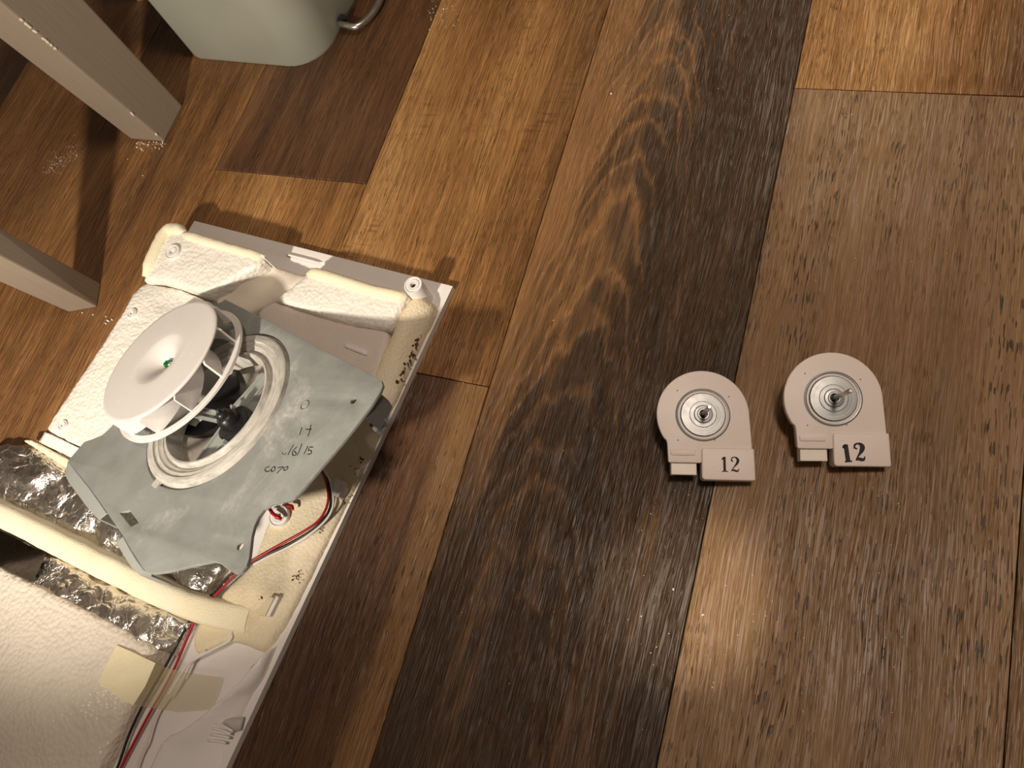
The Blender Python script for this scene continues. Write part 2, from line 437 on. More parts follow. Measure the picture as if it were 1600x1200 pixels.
table = empty('dining_table', (-0.66, 0.376, 0))
tag(table, 'grey painted table with a thick square tapered leg, chipped along one edge', 'table')
def rel(o, pts): return [tuple(Vector(p) - o.location) for p in pts]
st = []
for z, fy, lx in ((0, 0.3524, -0.6814), (0.04, 0.3497, -0.6842), (0.12, 0.3437, -0.6886), (0.22, 0.3365, -0.6932), (0.34, 0.331, -0.697), (0.70, 0.331, -0.697)):
    st.append(rel(table, [(lx, fy, z), (-0.634, fy, z), (-0.634, 0.4000, z), (lx, 0.4000, z)]))
leg = tapered_leg('leg', st, greige, table)
# bare chips where the paint has been knocked off the front arris
bm = bmesh.new()
for z in (0.135, 0.139, 0.1425, 0.146, 0.155, 0.160, 0.1625, 0.168, 0.045, 0.012):
    fy = 0.3524 - 0.0158*min(z, 0.22)/0.22
    m = Matrix.Translation(Vector((-0.6345, fy + 0.0006, z)) - table.location) @ Euler((0.1, random.uniform(-.4, .4), 0.6)).to_matrix().to_4x4() @ Matrix.Diagonal((0.0014, 0.0012, random.uniform(0.0014, 0.004), 1))
    bmesh.ops.create_icosphere(bm, subdivisions=1, radius=1.0, matrix=m)
tag(obj('paint_chips', bm, chip, leg), kind='stuff')
tl = table.location
obj('apron', box_bm(-1.42 - tl.x, -0.697 - tl.x, 0.345 - tl.y, 0.366 - tl.y, 0.60, 0.70, 0.002), greige, table)
obj('apron', box_bm(-0.668 - tl.x, -0.648 - tl.x, 0.400 - tl.y, 1.22 - tl.y, 0.60, 0.70, 0.002), greige, table)
for (lx, ly) in ((-1.44, 0.331), (-0.697, 1.22), (-1.44, 1.22)):
    s2 = [rel(table, [(lx + t, ly + t, z), (lx + 0.066 - t, ly + t, z), (lx + 0.066 - t, ly + 0.069 - t, z), (lx + t, ly + 0.069 - t, z)]) for z, t in ((0, 0.008), (0.2, 0.002), (0.7, 0.0))]
    tapered_leg('leg', s2, greige, table)
obj('tabletop', box_bm(-1.50 - tl.x, -0.60 - tl.x, 0.29 - tl.y, 1.34 - tl.y, 0.70, 0.73, 0.004), greige, table)

chair = empty('dining_chair', (-0.63, 0.164, 0))
tag(chair, 'grey painted chair with a slim leg standing nearest the white foam panel', 'chair')
base = [(-0.6437, 0.1467), (-0.6127, 0.1574), (-0.6227, 0.1822), (-0.6535, 0.1715)]
drift = [(0.0, -0.09), (-0.03, -0.04), (0.0, -0.06), (0.03, -0.11)]
def leg_at(dx, dy, top=0.43):
    return [rel(chair, [(b[0] + dx + d[0]*z, b[1] + dy + d[1]*z, z) for b, d in zip(base, drift)]) for z in (0, 0.12, 0.25, top)]
tapered_leg('leg', leg_at(0, 0), greige, chair, 0.0016)
D1 = Vector((-0.355, -0.124)); D2 = Vector((-0.140, 0.402)); C0 = Vector((-0.631, 0.161))
for d in (D1, D2, D1 + D2): tapered_leg('leg', leg_at(d.x, d.y), greige, chair, 0.0016)
def rail(p, q, z0, z1, th=0.018):
    d = (q - p).normalized(); nrm = Vector((-d.y, d.x)) * th / 2
    p = p + d * 0.014; q = q - d * 0.014
    bm = prism([(a.x - chair.location.x, a.y - chair.location.y) for a in (p + nrm, p - nrm, q - nrm, q + nrm)], z0, z1, 0.002)
    return obj('rail', bm, greige, chair)
off = Vector((0, -0.025))
rail(C0 + off, C0 + off + D1, 0.345, 0.432); rail(C0 + off, C0 + off + D2, 0.345, 0.432)
rail(C0 + off + D1, C0 + off + D1 + D2, 0.345, 0.432); rail(C0 + off + D2, C0 + off + D1 + D2, 0.345, 0.432)
e1, e2 = D1.normalized(), D2.normalized()
seat = [C0 + off - e1*0.018 - e2*0.03, C0 + off + D1 + e1*0.03 - e2*0.03, C0 + off + D1 + D2 + e1*0.03 + e2*0.03, C0 + off + D2 - e1*0.018 + e2*0.03]
obj('seat', prism([(p.x - chair.location.x, p.y - chair.location.y) for p in seat], 0.4325, 0.452, 0.006, 3), greige, chair)

# ---- pail at the top of the picture
def scuffed(name, col):
    g = G(name); co = g.tc.outputs['Object']; X, Y, Z = g.xyz(co)
    c = g.mix(g.rng(g.noise(co, 18, 4), 0.3, 0.7, 0, 0.5), col, (col[0]*0.85, col[1]*0.84, col[2]*0.80))
    s = g.noise(g.comb(g.math('MULTIPLY', X, 70), g.math('MULTIPLY', Y, 70), g.math('MULTIPLY', Z, 12)), 1, 3, 0.6)
    c = g.mix(g.rng(s, 0.68, 0.80, 0, 0.55), c, (0.16, 0.13, 0.10))
    return g.out(c, 0.5, 0, g.bump(s, 0.15, 0.0005), 0.4)
pail = empty('pail', (-0.565, 0.56, 0))
tag(pail, 'grey green pail with rounded corners and a wire handle, scuffed front', 'bucket')
def rrect(x0, x1, y0, y1, radii, n=8):
    out = []
    for (cx, cy, r, a0) in ((x0 + radii[0], y0 + radii[0], radii[0], pi), (x1 - radii[1], y0 + radii[1], radii[1], 1.5*pi), (x1 - radii[2], y1 - radii[2], radii[2], 0), (x0 + radii[3], y1 - radii[3], radii[3], 0.5*pi)):
        for i in range(n + 1): out.append((cx + r * cos(a0 + i*pi/2/n), cy + r * sin(a0 + i*pi/2/n)))
    return out
def shell(outline_fn, heights, th, mat, name, parent):
    """open-topped hollow vessel"""
    bm = bmesh.new(); rows = []
    seq = [(z, 0.0) for z in heights] + [(z, th) for z in heights[::-1]]
    seq[-1] = (heights[0] + th, th)
    for z, ins in seq: rows.append([bm.verts.new((p[0], p[1], z)) for p in outline_fn(z, ins)])
    n = len(rows[0])
    for a, b in zip(rows, rows[1:]):
        for i in range(n): bm.faces.new((a[i], a[(i+1) % n], b[(i+1) % n], b[i]))
    bm.faces.new(rows[0][::-1]); bm.faces.new(rows[-1])
    bmesh.ops.recalc_face_normals(bm, faces=bm.faces[:])
    return obj(name, bm, mat, parent, True, 40)
pr = Matrix.Rotation(radians(-3.0), 2)
def pail_out(z, ins):
    pts = rrect(-0.086 + ins, 0.090 - ins, -0.100 + ins, 0.100 - ins, (0.012, 0.042, 0.042, 0.02))
    if z < 0.004: pts = [(x * 0.985, y * 0.985) for x, y in pts]
    return [tuple(pr @ Vector(p)) for p in pts]
pbody = shell(pail_out, [0.0, 0.004, 0.05, 0.12, 0.2, 0.262], 0.003, scuffed('pail_enamel', lin(170, 172, 160)), 'body', pail)
wire_m = metal('bright_wire', (0.72, 0.70, 0.67), 0.22)
pl_ = pail.location
hp = [at(531, 37, 9), at(541, 40, 9), at(555, 42, 8), at(566, 37, 7), at(578, 26, 6), at(588, 12, 6), at(596, -6, 6), at(599, -30, 6)]
hp = [p - pl_ for p in hp]
obj('wire_handle', tube(hp, 0.0036, 12, True, 5), wire_m, pail, True)
ear = plastic('dark_slot', (0.02, 0.018, 0.016), 0.7)
e0 = at(536, 31, 9) - pl_
obj('handle_slot', lathe([(0, 0.0), (0.006, 0.0), (0.006, 0.0012), (0, 0.0012)], 20), ear, pail).matrix_local = Matrix.Translation(e0 + Vector((-0.0015, 0.0, 0.0))) @ Euler((radians(90), 0, radians(60))).to_matrix().to_4x4()
# ==================================================================== FREEZER PANEL
white_pl = plastic('white_sheet', lin(240, 236, 234), 0.34, 0.10, (0.45, 0.38, 0.28), scale=16)
foam_w = foam_mat('white_bead_foam', lin(246, 242, 234), 300, 0.0013, 0.42, 0.0)
foam_g = foam_mat('glossy_bead_foam', lin(240, 230, 216), 300, 0.0015, 0.24)
foam_c = foam_mat('cream_foam', lin(246, 238, 214), 900, 0.0004, 0.6, 0.10, (0.60, 0.46, 0.26), 0.40, lin(244, 232, 190))
foam_t = foam_mat('yellowed_foam', lin(232, 220, 196), 420, 0.0006, 0.5, 0.30, lin(176, 146, 98), 0.5, lin(232, 216, 172))
rust = plastic('rust_stain', lin(92, 56, 24), 0.85, 0.6, lin(40, 26, 14), scale=200)
def foil_mat(name, tone=0.72):
    g = G(name); co = g.tc.outputs['Object']
    n1 = g.noise(co, 26, 3, 0.55, 2.2); n2 = g.noise(co, 95, 3, 0.6, 1.6)
    cr = g.vor(g.vmath('ADD', co, g.comb(g.math('MULTIPLY', n2, 0.012), g.math('MULTIPLY', n1, 0.02), 0)), 48, 'DISTANCE_TO_EDGE', 0)
    h = g.math('ADD', g.math('MULTIPLY', g.rng(cr, 0.0, 0.10, 0, 1), 0.30), g.math('ADD', g.math('MULTIPLY', n2, 0.28), g.math('MULTIPLY', n1, 1.4)))
    return g.out((tone, tone * 0.95, tone * 0.90), 0.30, 1.0, g.bump(h, 0.55, 0.0045))
foil = foil_mat('aluminium_foil', 0.80)

panel = empty('freezer_panel', (-0.42, 0.05, 0))
tag(panel, 'white freezer back panel with cream foam insulation and foil tape lying on the floor', 'panel')
def pp(o):
    o.parent = panel; o.matrix_parent_inverse = Matrix.Translation(-panel.location); return o
P = lambda *a, **kw: pp(relief(*a, **kw))

# --- the white sheet: rectangle turned 5.8 degrees, folded rim all round
TR = Vector((-0.2515, 0.2310, 0)); U = Vector((-0.9949, 0.1013, 0)); Vd = Vector((-0.1133, -0.9936, 0))
SW, SL = 0.2900, 0.66
def sp(u, v, z): return TR + U * u + Vd * v + Vector((0, 0, z))
def sheet_z(u, v):
    # rim 8 mm high, tray inside; the air channel rises from the tray in the lower part
    e = min(u, v, SW - u, SL - v)
    rim = 0.0068
    if e < 0.0075: return rim
    t = min(1, (e - 0.0075) / 0.006)
    return rim + (0.0045 - rim) * t
bm = bmesh.new()
us = [0.0, 0.0006, 0.007, 0.008, 0.0105, 0.0135, 0.016] + [0.016 + (SW - 0.032) * i / 40 for i in range(1, 40)] + [SW - x for x in (0.016, 0.0135, 0.0105, 0.008, 0.007, 0.0006, 0.0)]
vs_ = [0.0, 0.0006, 0.007, 0.008, 0.0105, 0.0135, 0.016] + [0.016 + (SL - 0.032) * i / 80 for i in range(1, 80)] + [SL - x for x in (0.016, 0.0135, 0.0105, 0.008, 0.007, 0.0006, 0.0)]
grid = [[bm.verts.new(sp(u, v, sheet_z(u, v))) for u in us] for v in vs_]
for i in range(len(vs_) - 1):
    for j in range(len(us) - 1): bm.faces.new((grid[i][j], grid[i+1][j], grid[i+1][j+1], grid[i][j+1]))
be = [e for e in bm.edges if e.is_boundary]
gg = bmesh.ops.extrude_edge_only(bm, edges=be)['geom']
for v in gg:
    if isinstance(v, bmesh.types.BMVert): v.co.z = 0.0003
bmesh.ops.recalc_face_normals(bm, faces=bm.faces[:])
if sum(f.normal.z for f in bm.faces) < 0: bmesh.ops.reverse_faces(bm, faces=bm.faces[:])
sheet = pp(obj('plastic_sheet', bm, white_pl, None, True, 30))

# --- raised foam, upper left (A)
P('foam_block', {
 'a': (257,366,32), 'b': (268,357,34), 'c': (288,360,35), 'd': (306,369,36), 'e': (355,383,36), 'f': (401,396,36), 'g': (411,405,35),
 'h': (403,413,36), 'i': (375,428,36), 'j': (350,445,35), 'k': (330,455,34), 'l': (322,458,34), 'm': (275,445,34), 'n': (243,436,33), 'o': (221,440,31), 'p': (240,399,32),
 'q': (272,378,36), 'r': (300,392,36), 's': (260,425,36), 't': (330,420,36)},
 [('a','b','q'),('b','c','q'),('c','d','r','q'),('d','e','r'),('e','f','h','r'),('f','g','h'),('h','i','t','r'),('i','j','t'),('j','k','l','t'),('l','m','s','t'),('m','n','s'),('n','o','p','s'),('p','a','q','s'),('q','r','t','s')],
 foam_w, base=0.004, edge=0.0038, smooth_n=3, amp=0.0005, sc=140)
# cream bead of sealant round A
def bead(name, pts, r0, mat, flat=0.7, amp=0.0006):
    path = [at(*p) for p in pts]
    bm = tube(path, lambda t: r0 * min(1.0, 0.35 + 6 * t, 0.35 + 6 * (1 - t)), 12, True, 6)
    for v in bm.verts:
        v.co += Vector((fbm(v.co, 150), fbm(v.co + Vector((3, 1, 2)), 150), fbm(v.co + Vector((7, 5, 1)), 150))) * amp
    return pp(obj(name, bm, mat, None, True))
bead('foam_bead', [(226,432,31),(240,402,32),(253,374,32),(263,361,32),(275,359,33),(290,364,34)], 0.0062, foam_c)
bead('foam_bead', [(284,366,34),(305,372,35),(335,381,35),(370,391,35),(402,401,34),(409,407,33)], 0.0045, foam_c)
# --- channel between A and B
P('foam_channel', {
 'a': (411,404,30), 'b': (430,414,18), 'c': (478,428,16), 'd': (482,424,18), 'e': (455,452,20), 'f': (425,467,22), 'g': (396,484,20), 'h': (372,500,18), 'i': (330,475,20), 'j': (340,452,26), 'k': (376,430,30), 'l': (420,432,17), 'm': (400,460,17)},
 [('a','b','l','k'),('b','c','e','l'),('c','d','e'),('e','f','m','l'),('f','g','m'),('g','h','i','m'),('i','j','m'),('j','k','l','m')],
 foam_mat('smooth_foam', lin(236, 226, 212), 900, 0.0003, 0.6), base=0.004, edge=0.004, smooth_n=8, amp=0.0006, sc=60)
# --- raised foam, upper right (B)
P('foam_block', {
 'a': (481,424,23), 'b': (500,422,25), 'c': (545,436,26), 'd': (582,449,26), 'e': (625,457,25), 'f': (640,461,25), 'g': (627,478,26), 'h': (610,514,25), 'i': (575,509,25), 'j': (540,503,25), 'k': (500,492,25), 'l': (462,479,25), 'm': (426,467,23), 'n': (455,448,24), 'o': (520,455,27), 'p': (590,478,27)},
 [('a','b','o','n'),('b','c','o'),('c','d','p','o'),('d','e','p'),('e','f','g','p'),('g','h','p'),('h','i','p'),('i','j','o','p'),('j','k','o'),('k','l','o'),('l','m','n','o')],
 foam_w, base=0.004, edge=0.0038, smooth_n=3, amp=0.0005, sc=140)
bead('foam_bead', [(480,428,23),(500,428,26),(540,440,27),(580,453,27),(620,462,26),(636,467,25)], 0.0046, foam_c)
# --- shallow pocket below B
P('foam_pocket', {
 'a': (396,486,19), 'b': (425,468,20), 'c': (462,481,20), 'd': (540,505,20), 'e': (610,516,21), 'f': (604,545,20), 'g': (590,590,20), 'h': (600,640,19), 'i': (520,620,17), 'j': (430,560,17), 'k': (540,560,18)},
 [('a','b','c','j'),('c','d','k','j'),('d','e','f','k'),('f','g','k'),('g','h','i','k'),('i','j','k')],
 foam_mat('pinkish_foam', lin(224, 212, 204), 700, 0.0003, 0.55, 0.18, lin(150, 128, 108)), base=0.004, edge=0.005, smooth_n=4, amp=0.0006, sc=70)
P('moulded_rib', {'a': (535,533,22), 'b': (576,548,22), 'c': (573,556,22), 'd': (533,540,22)}, [('a','b','c','d')], white_pl, base=0.010, edge=0.004, smooth_n=2)
# --- yellowed foam strip down the right side (C)
P('foam_strip', {
 'a': (640,459,26), 'b': (655,456,24), 'c': (672,465,20), 'd': (684,480,13), 'e': (680,490,12), 'f': (660,530,11), 'g': (638,578,11), 'h': (612,635,11), 'i': (585,692,11), 'j': (548,770,11), 'k': (512,842,11), 'l': (476,915,11), 'm': (447,972,11), 'n': (424,1012,10), 'o': (405,1020,12),
 'p': (360,1001,13), 'q': (300,1026,13), 'r': (296,990,14), 's': (340,930,15), 't': (392,880,16), 'u': (420,800,16), 'v': (500,730,17), 'w': (560,640,18), 'x': (600,540,22), 'y': (612,512,24), 'z': (628,478,26),
 'A': (645,500,22), 'B': (622,560,18), 'C': (585,640,16), 'D': (530,730,16), 'E': (478,830,16), 'F': (430,930,15)},
 [('a','b','A','z'),('b','c','A'),('c','d','e','A'),('e','f','A'),('f','g','B','A'),('A','B','x','y'),('A','y','z'),('g','h','C','B'),('B','C','w','x'),('h','i','C'),('i','j','D','C'),('C','D','v','w'),('j','k','E','D'),('D','E','u','v'),('k','l','E'),('l','m','F','E'),('E','F','t','u'),('m','n','F'),('n','o','p','F'),('F','p','s','t'),('p','q','r','s')],
 foam_t, base=0.004, edge=0.0045, smooth_n=5, amp=0.0008, sc=70)
# mould and rust along the strip's outer edge
def spots(name, centres, mat, zoff=0.0006, parent=None):
    bm = bmesh.new()
    for (px, py, z, r) in centres:
        c = at(px, py, z)
        m = Matrix.Translation(c) @ Matrix.Rotation(random.uniform(0, pi), 4, 'Z') @ Matrix.Diagonal((r, r * random.uniform(0.5, 0.9), 0.0005, 1))
        bmesh.ops.create_icosphere(bm, subdivisions=2, radius=1.0, matrix=m)
    for v in bm.verts: v.co += Vector((fbm(v.co, 500), fbm(v.co + Vector((1, 2, 3)), 500), 0)) * 0.0009
    o = obj(name, bm, mat, None, True); tag(o, kind='stuff'); return pp(o)
sl = []
for i in range(46):
    t = random.random(); px = 655 - 30 * t + random.gauss(0, 2.6); py = 524 + 72 * t + random.gauss(0, 4)
    sl.append((px, py, 14.5, random.uniform(0.0004, 0.0013)))
for (cx, cy, n, s) in ((562, 720, 10, 4), (556, 735, 7, 5), (466, 905, 12, 4), (528, 770, 8, 8), (502, 828, 3, 5), (404, 935, 3, 3)):
    for i in range(n): sl.append((cx + random.gauss(0, s), cy + random.gauss(0, s*1.3), 14.8, random.uniform(0.0003, 0.0010)))
spots('mould_spots', sl, rust)
# --- big lower left foam block (D) and its wedge
P('foam_block', {
 'a': (222,441,27), 'b': (206,458,29), 'c': (190,486,30), 'd': (168,521,30), 'e': (146,555,30), 'f': (120,592,30), 'g': (95,630,30), 'h': (69,671,29), 'i': (98,686,29), 'j': (130,701,29), 'k': (170,700,29), 'l': (250,720,28), 'm': (330,740,26), 'n': (400,700,20), 'o': (430,620,16), 'p': (400,540,18), 'q': (372,500,20),
 'r': (318,466,25), 's': (275,449,25), 't': (232,466,29), 'u': (272,480,25), 'v': (306,474,23), 'w': (330,560,27), 'x': (200,560,30), 'y': (260,510,30)},
 [('a','b','t'),('a','t','s'),('b','c','t'),('c','d','x','t'),('t','x','y'),('t','u','s'),('t','y','u'),('s','u','v','r'),('u','y','v'),('v','y','w','q'),('r','v','q'),('d','e','x'),('e','f','x'),('f','g','k','x'),('g','h','i','k'),('i','j','k'),('k','l','w','x'),('x','w','y'),('l','m','w'),('m','n','o','w'),('o','p','q','w')],
 foam_w, base=0.004, edge=0.0040, smooth_n=3, amp=0.0006, sc=130)
P('foam_wall', {'a': (67,673,27), 'b': (131,704,27), 'c': (121,720,13), 'd': (58,690,13)}, [('a','b','c','d')], foam_w, base=0.004, edge=0.004, smooth_n=1, amp=0.0004, sc=140)
# thin cream sealing strip below D
P('foam_strip', {'a': (33,687,15), 'b': (45,685,16), 'c': (112,722,16), 'd': (190,762,16), 'e': (186,774,16), 'f': (104,732,15)}, [('a','b','c','f'),('c','d','e','f')], foam_c, base=0.006, edge=0.004, smooth_n=2)
# --- foil tape, upper band: crumpled over the evaporator recess
FB = {}
P('foil_tape', {
 'a': (-150,722,12), 'b': (0,693,14), 'c': (33,690,13), 'd': (60,702,11), 'e': (104,733,9), 'f': (190,776,9), 'g': (300,850,10), 'h': (352,884,14), 'i': (345,903,14), 'j': (318,934,14), 'k': (296,925,13), 'l': (262,902,13), 'm': (200,882,12), 'n': (120,848,12), 'o': (60,812,12), 'p': (0,783,12), 'q': (-150,742,12),
 'r': (20,740,19), 's': (85,770,17), 't': (150,815,16), 'u': (235,860,15), 'v': (310,895,20)},
 [('a','b','r','q'),('b','c','r'),('c','d','s','r'),('d','e','s'),('e','f','t','s'),('f','g','u','t'),('g','h','v','u'),('h','i','v'),('i','j','v'),('j','k','v'),('k','l','u','v'),('l','m','u'),('m','n','t','u'),('n','o','s','t'),('o','p','r','s'),('p','q','r')],
 foil, base=0.005, edge=0.0045, smooth_n=2, amp=0.0052, sc=44, shade=True, angle=60)
# --- cream foam rail that crosses the panel
def bar(name, pts, width, height, mat, base_z=0.004, n=10):
    path = [at(*p) for p in pts]; out = []
    Q = [path[0]*2 - path[1]] + path + [path[-1]*2 - path[-2]]
    for i in range(1, len(Q) - 2):
        for k2 in range(8):
            t = k2 / 8; a, b, c, d = Q[i-1], Q[i], Q[i+1], Q[i+2]
            out.append(0.5 * ((2*b) + (c - a)*t + (2*a - 5*b + 4*c - d)*t*t + (3*b - a - 3*c + d)*t**3))
    out.append(path[-1])
    bm = bmesh.new(); rows = []
    for i, p in enumerate(out):
        d = out[min(i+1, len(out)-1)] - out[max(i-1, 0)]; d.z = 0; d.normalize(); s = Vector((-d.y, d.x, 0))
        f = i / (len(out) - 1); w = width(f) if callable(width) else width
        row = [bm.verts.new(Vector((p.x, p.y, base_z)) + s * w/2)]
        for k2 in range(n + 1):
            a = pi * k2 / n; cx = cos(a); cz = sin(a)
            e = 0.55
            x = math.copysign(abs(cx)**e, cx); zz = abs(cz)**e
            row.append(bm.verts.new(Vector((p.x, p.y, base_z + (p.z - base_z) * (0.35 + 0.65 * zz))) + s * x * w/2))
        row.append(bm.verts.new(Vector((p.x, p.y, base_z)) - s * w/2)); rows.append(row)
    for a, b in zip(rows, rows[1:]):
        for k2 in range(len(a) - 1): bm.faces.new((a[k2], a[k2+1], b[k2+1], b[k2]))
    bm.faces.new(rows[0]); bm.faces.new(rows[-1][::-1])
    bmesh.ops.recalc_face_normals(bm, faces=bm.faces[:]); bm.normal_update()
    for v in bm.verts: v.co += v.normal * fbm(v.co, 60) * 0.0008
    return pp(obj(name, bm, mat, None, True, 60))
bar('foam_rail', [(-190,712,26),(-60,776,26),(0,806,26),(80,846,26),(160,886,26),(240,924,25),(300,948,23),(350,962,18),(385,968,15)], lambda f: 0.0205, 0.02, foam_c)
# --- foil tape, lower band
P('foil_tape', {
 'a': (-190,740,17), 'b': (0,829,17), 'c': (60,860,17), 'd': (130,898,17), 'e': (200,930,17), 'f': (260,956,16), 'g': (297,974,13), 'h': (285,1000,10), 'i': (270,1024,10), 'j': (248,1020,22), 'k': (200,988,24), 'l': (100,938,24), 'm': (0,891,24), 'n': (-190,802,24), 'o': (60,890,20), 'p': (160,938,20), 'q': (230,972,20)},
 [('a','b','m','n'),('b','c','o','m'),('c','d','p','o'),('d','e','p'),('e','f','q','p'),('f','g','h','q'),('h','i','j','q'),('j','k','q'),('k','p','q'),('k','l','o','p'),('l','m','o')],
 foil, base=0.005, edge=0.0045, smooth_n=2, amp=0.0042, sc=52, shade=True, angle=60)
P('smooth_foil', {'a': (-60,804,21), 'b': (0,829,21), 'c': (72,866,21), 'd': (52,909,26), 'e': (0,885,28), 'f': (-60,856,28)}, [('a','b','e','f'),('b','c','d','e')], metal('dark_reflection_foil', (0.30, 0.29, 0.28), 0.10), base=0.018, edge=0.006, smooth_n=2, skirt=False)  # dark reflection of the room is put into this foil's colour
# --- glossy foam slab, lower left (F)
P('foam_slab', {
 'a': (-190,796,27), 'b': (0,886,27), 'c': (100,936,27), 'd': (200,986,27), 'e': (243,1011,25), 'f': (240,1030,20), 'g': (218,1076,20), 'h': (191,1128,20), 'i': (161,1186,20), 'j': (40,1400,20), 'k': (-190,1400,27), 'l': (60,1010,30), 'm': (60,1120,29), 'n': (160,1060,29)},
 [('a','b','l','k'),('b','c','l'),('c','d','n','l'),('d','e','n'),('e','f','n'),('f','g','n'),('g','h','m','n'),('l','n','m'),('h','i','m'),('i','j','k','m'),('k','l','m')],
 foam_g, base=0.004, edge=0.005, smooth_n=3, amp=0.0009, sc=70)
# --- masking tape
def tape_mat(name, col, alpha):
    g = G(name); co = g.tc.outputs['Object']
    wr = g.noise(co, 130, 3, 0.6, 1.5)
    m = g.out(g.mix(g.rng(wr, 0.4, 0.7, 0, 0.2), col, (col[0]*0.85, col[1]*0.82, col[2]*0.7)), 0.5, 0, g.bump(wr, 0.4, 0.0012), 0.4)
    g.put(g.b.inputs['Alpha'], alpha); return m
P('masking_tape', {'a': (182,1008,29), 'b': (205,1018,29), 'c': (243,1036,24.5), 'd': (227,1072,24), 'e': (208,1102,24.5), 'f': (185,1090,29), 'g': (153,1066,30.6), 'h': (195,1055,30)},
  [('a','b','h'),('b','c','d','h'),('d','e','f','h'),('f','g','h'),('g','a','h')], tape_mat('cream_tape', lin(252, 242, 206), 1.0), base=0.028, edge=0.004, smooth_n=0, amp=0.0004, sc=150, skirt=False)
P('clear_tape', {'a': (243,1036,24.7), 'b': (262,1044,15), 'c': (292,1051,12), 'd': (346,1058,11.5), 'e': (338,1084,11.5), 'f': (328,1108,11.5), 'g': (276,1112,12), 'h': (234,1106,15), 'i': (208,1102,24.7), 'j': (227,1072,24.4), 'k': (250,1076,15.2), 'l': (285,1082,12)},
  [('a','b','k','j'),('b','c','l','k'),('c','d','e','l'),('e','f','g','l'),('g','h','k','l'),('h','i','j','k')], tape_mat('clear_yellow_tape', lin(216, 200, 156), 0.36), edge=0.004, smooth_n=1, amp=0.0003, sc=150, skirt=False)
# --- moulded air channel in the lower right of the sheet
P('air_channel', {
 'a': (416,1013,17), 'b': (428,1004,13), 'c': (402,1062,15), 'd': (352,1084,21), 'e': (318,1112,21), 'f': (280,1140,20), 'g': (252,1150,16), 'h': (230,1198,15), 'i': (206,1250,15), 'j': (330,1250,8), 'k': (352,1180,8), 'l': (372,1132,8), 'm': (394,1085,8.5), 'n': (300,1180,11)},
 [('a','b','c','d'),('c','m','l','e'),('c','e','d'),('e','l','n','f'),('f','n','h','g'),('l','k','n'),('k','j','i','n'),('h','n','i')],
 white_pl, base=0.0046, edge=0.0045, smooth_n=4)
bead('moulded_edge', [(362,986,14),(359,1000,14),(330,1016,13),(304,1030,12),(296,1040,11),(284,1064,10),(268,1092,9)], 0.0011, white_pl, amp=0)
bead('moulded_edge', [(303,1035,9),(296,1050,9),(290,1062,9)], 0.0008, white_pl, amp=0)
bead('moulded_edge', [(446,397,9),(470,403,9),(500,411,9)], 0.0010, white_pl, amp=0)
P('vent_pocket', {'a': (344,1127,12.6), 'b': (362,1121,12.4), 'c': (380,1120,12.2), 'd': (375,1141,12.2), 'e': (364,1143,12.4)}, [('a','b','c','d','e')], plastic('shaded_plastic', lin(196, 190, 188), 0.5), base=0.011, edge=0.004, smooth_n=0)
for (x0, y0, x1, y1) in ((338,1130,364,1143), (333,1138,361,1147), (330,1148,359,1153), (325,1157,353,1161)):
    pp(obj('vent_fin', tube([at(x0, y0, 14), at((x0+x1)/2, (y0+y1)/2 - 1, 14.6), at(x1, y1, 14)], 0.0009, 8, True, 4), white_pl, None, True))
# --- clip tabs
def tab(name, quad, z0, z1, mat):
    bm = bmesh.new(); a = [bm.verts.new(at(x, y, z1)) for x, y in quad]; b = [bm.verts.new(Vector((q.co.x, q.co.y, z0 / 1000))) for q in a]
    bm.faces.new(a); bm.faces.new(b[::-1]); n = len(a)
    for i in range(n): bm.faces.new((a[i], a[(i+1) % n], b[(i+1) % n], b[i]))
    bmesh.ops.recalc_face_normals(bm, faces=bm.faces[:]); bevel_all(bm, 0.0006, 2, 30)
    return pp(obj(name, bm, mat, None))
tab('clip_tab', [(420,931), (428,934), (414,962), (403,961), (398,957)], 12, 19, foam_mat('tab_foam', lin(226, 212, 182), 900, 0.0002, 0.5))
tab('clip_tab', [(431,930), (436,933), (421,963), (415,963)], 12, 17.5, white_pl)
clipm = G('clear_plastic').out((0.93, 0.92, 0.95), 0.15, 0, None, 0.5, Transmission_Weight=0.15)
tab('wire_clip', [(521,744), (534,750), (536,760), (529,777), (518,772), (515,757)], 12, 21, clipm)
tab('wire_clip', [(524,748), (531,751), (527,770), (520,767)], 20, 23, white_pl)
tab('sheet_tab', [(403,394), (414,399), (413,403), (402,398)], 8, 37, white_pl)
# --- screw bosses
def boss(px, py, z, r, h, collar):
    c = at(px, py, z)
    prof = [(0, -0.004), (r*0.30, -0.004), (r*0.32, 0), (r*0.62, 0.0002), (r*0.66, -0.0008), (r*0.80, -0.0008), (r*0.84, 0.0), (r*0.96, 0.0), (r, -0.0006), (r*0.97, -h)]
    o = pp(obj('screw_boss', lathe(prof, 36), white_pl, None, True, 35)); o.location = c
    hole = obj('screw_hole', lathe([(0, 0.0), (r*0.30, 0.0), (r*0.30, -0.0006), (0, -0.0006)], 20), plastic('hole_dark', (0.03, 0.028, 0.026), 0.8), o); hole.location = (0, 0, -0.0032)
    return o
boss(645, 445, 31, 0.0078, 0.029, True)
boss(268, 393, 38.6, 0.0075, 0.006, True)
boss(205, 489, 31.4, 0.0046, 0.004, False)
boss(97, 664, 31.0, 0.0046, 0.004, False)
boss(434, 806, 19.5, 0.0085, 0.006, True)
# --- dark round duct mouth in the foam behind the fan
duct_m = plastic('black_plastic', (0.012, 0.012, 0.013), 0.32)
dcen = at(322, 622, 30)
d1 = pp(obj('duct_mouth', lathe([(0, -0.003), (0.024, -0.003), (0.029, 0.0), (0.0315, 0.003), (0.033, 0.003), (0.0335, -0.004)], 48), duct_m, None, True, 40)); d1.location = dcen

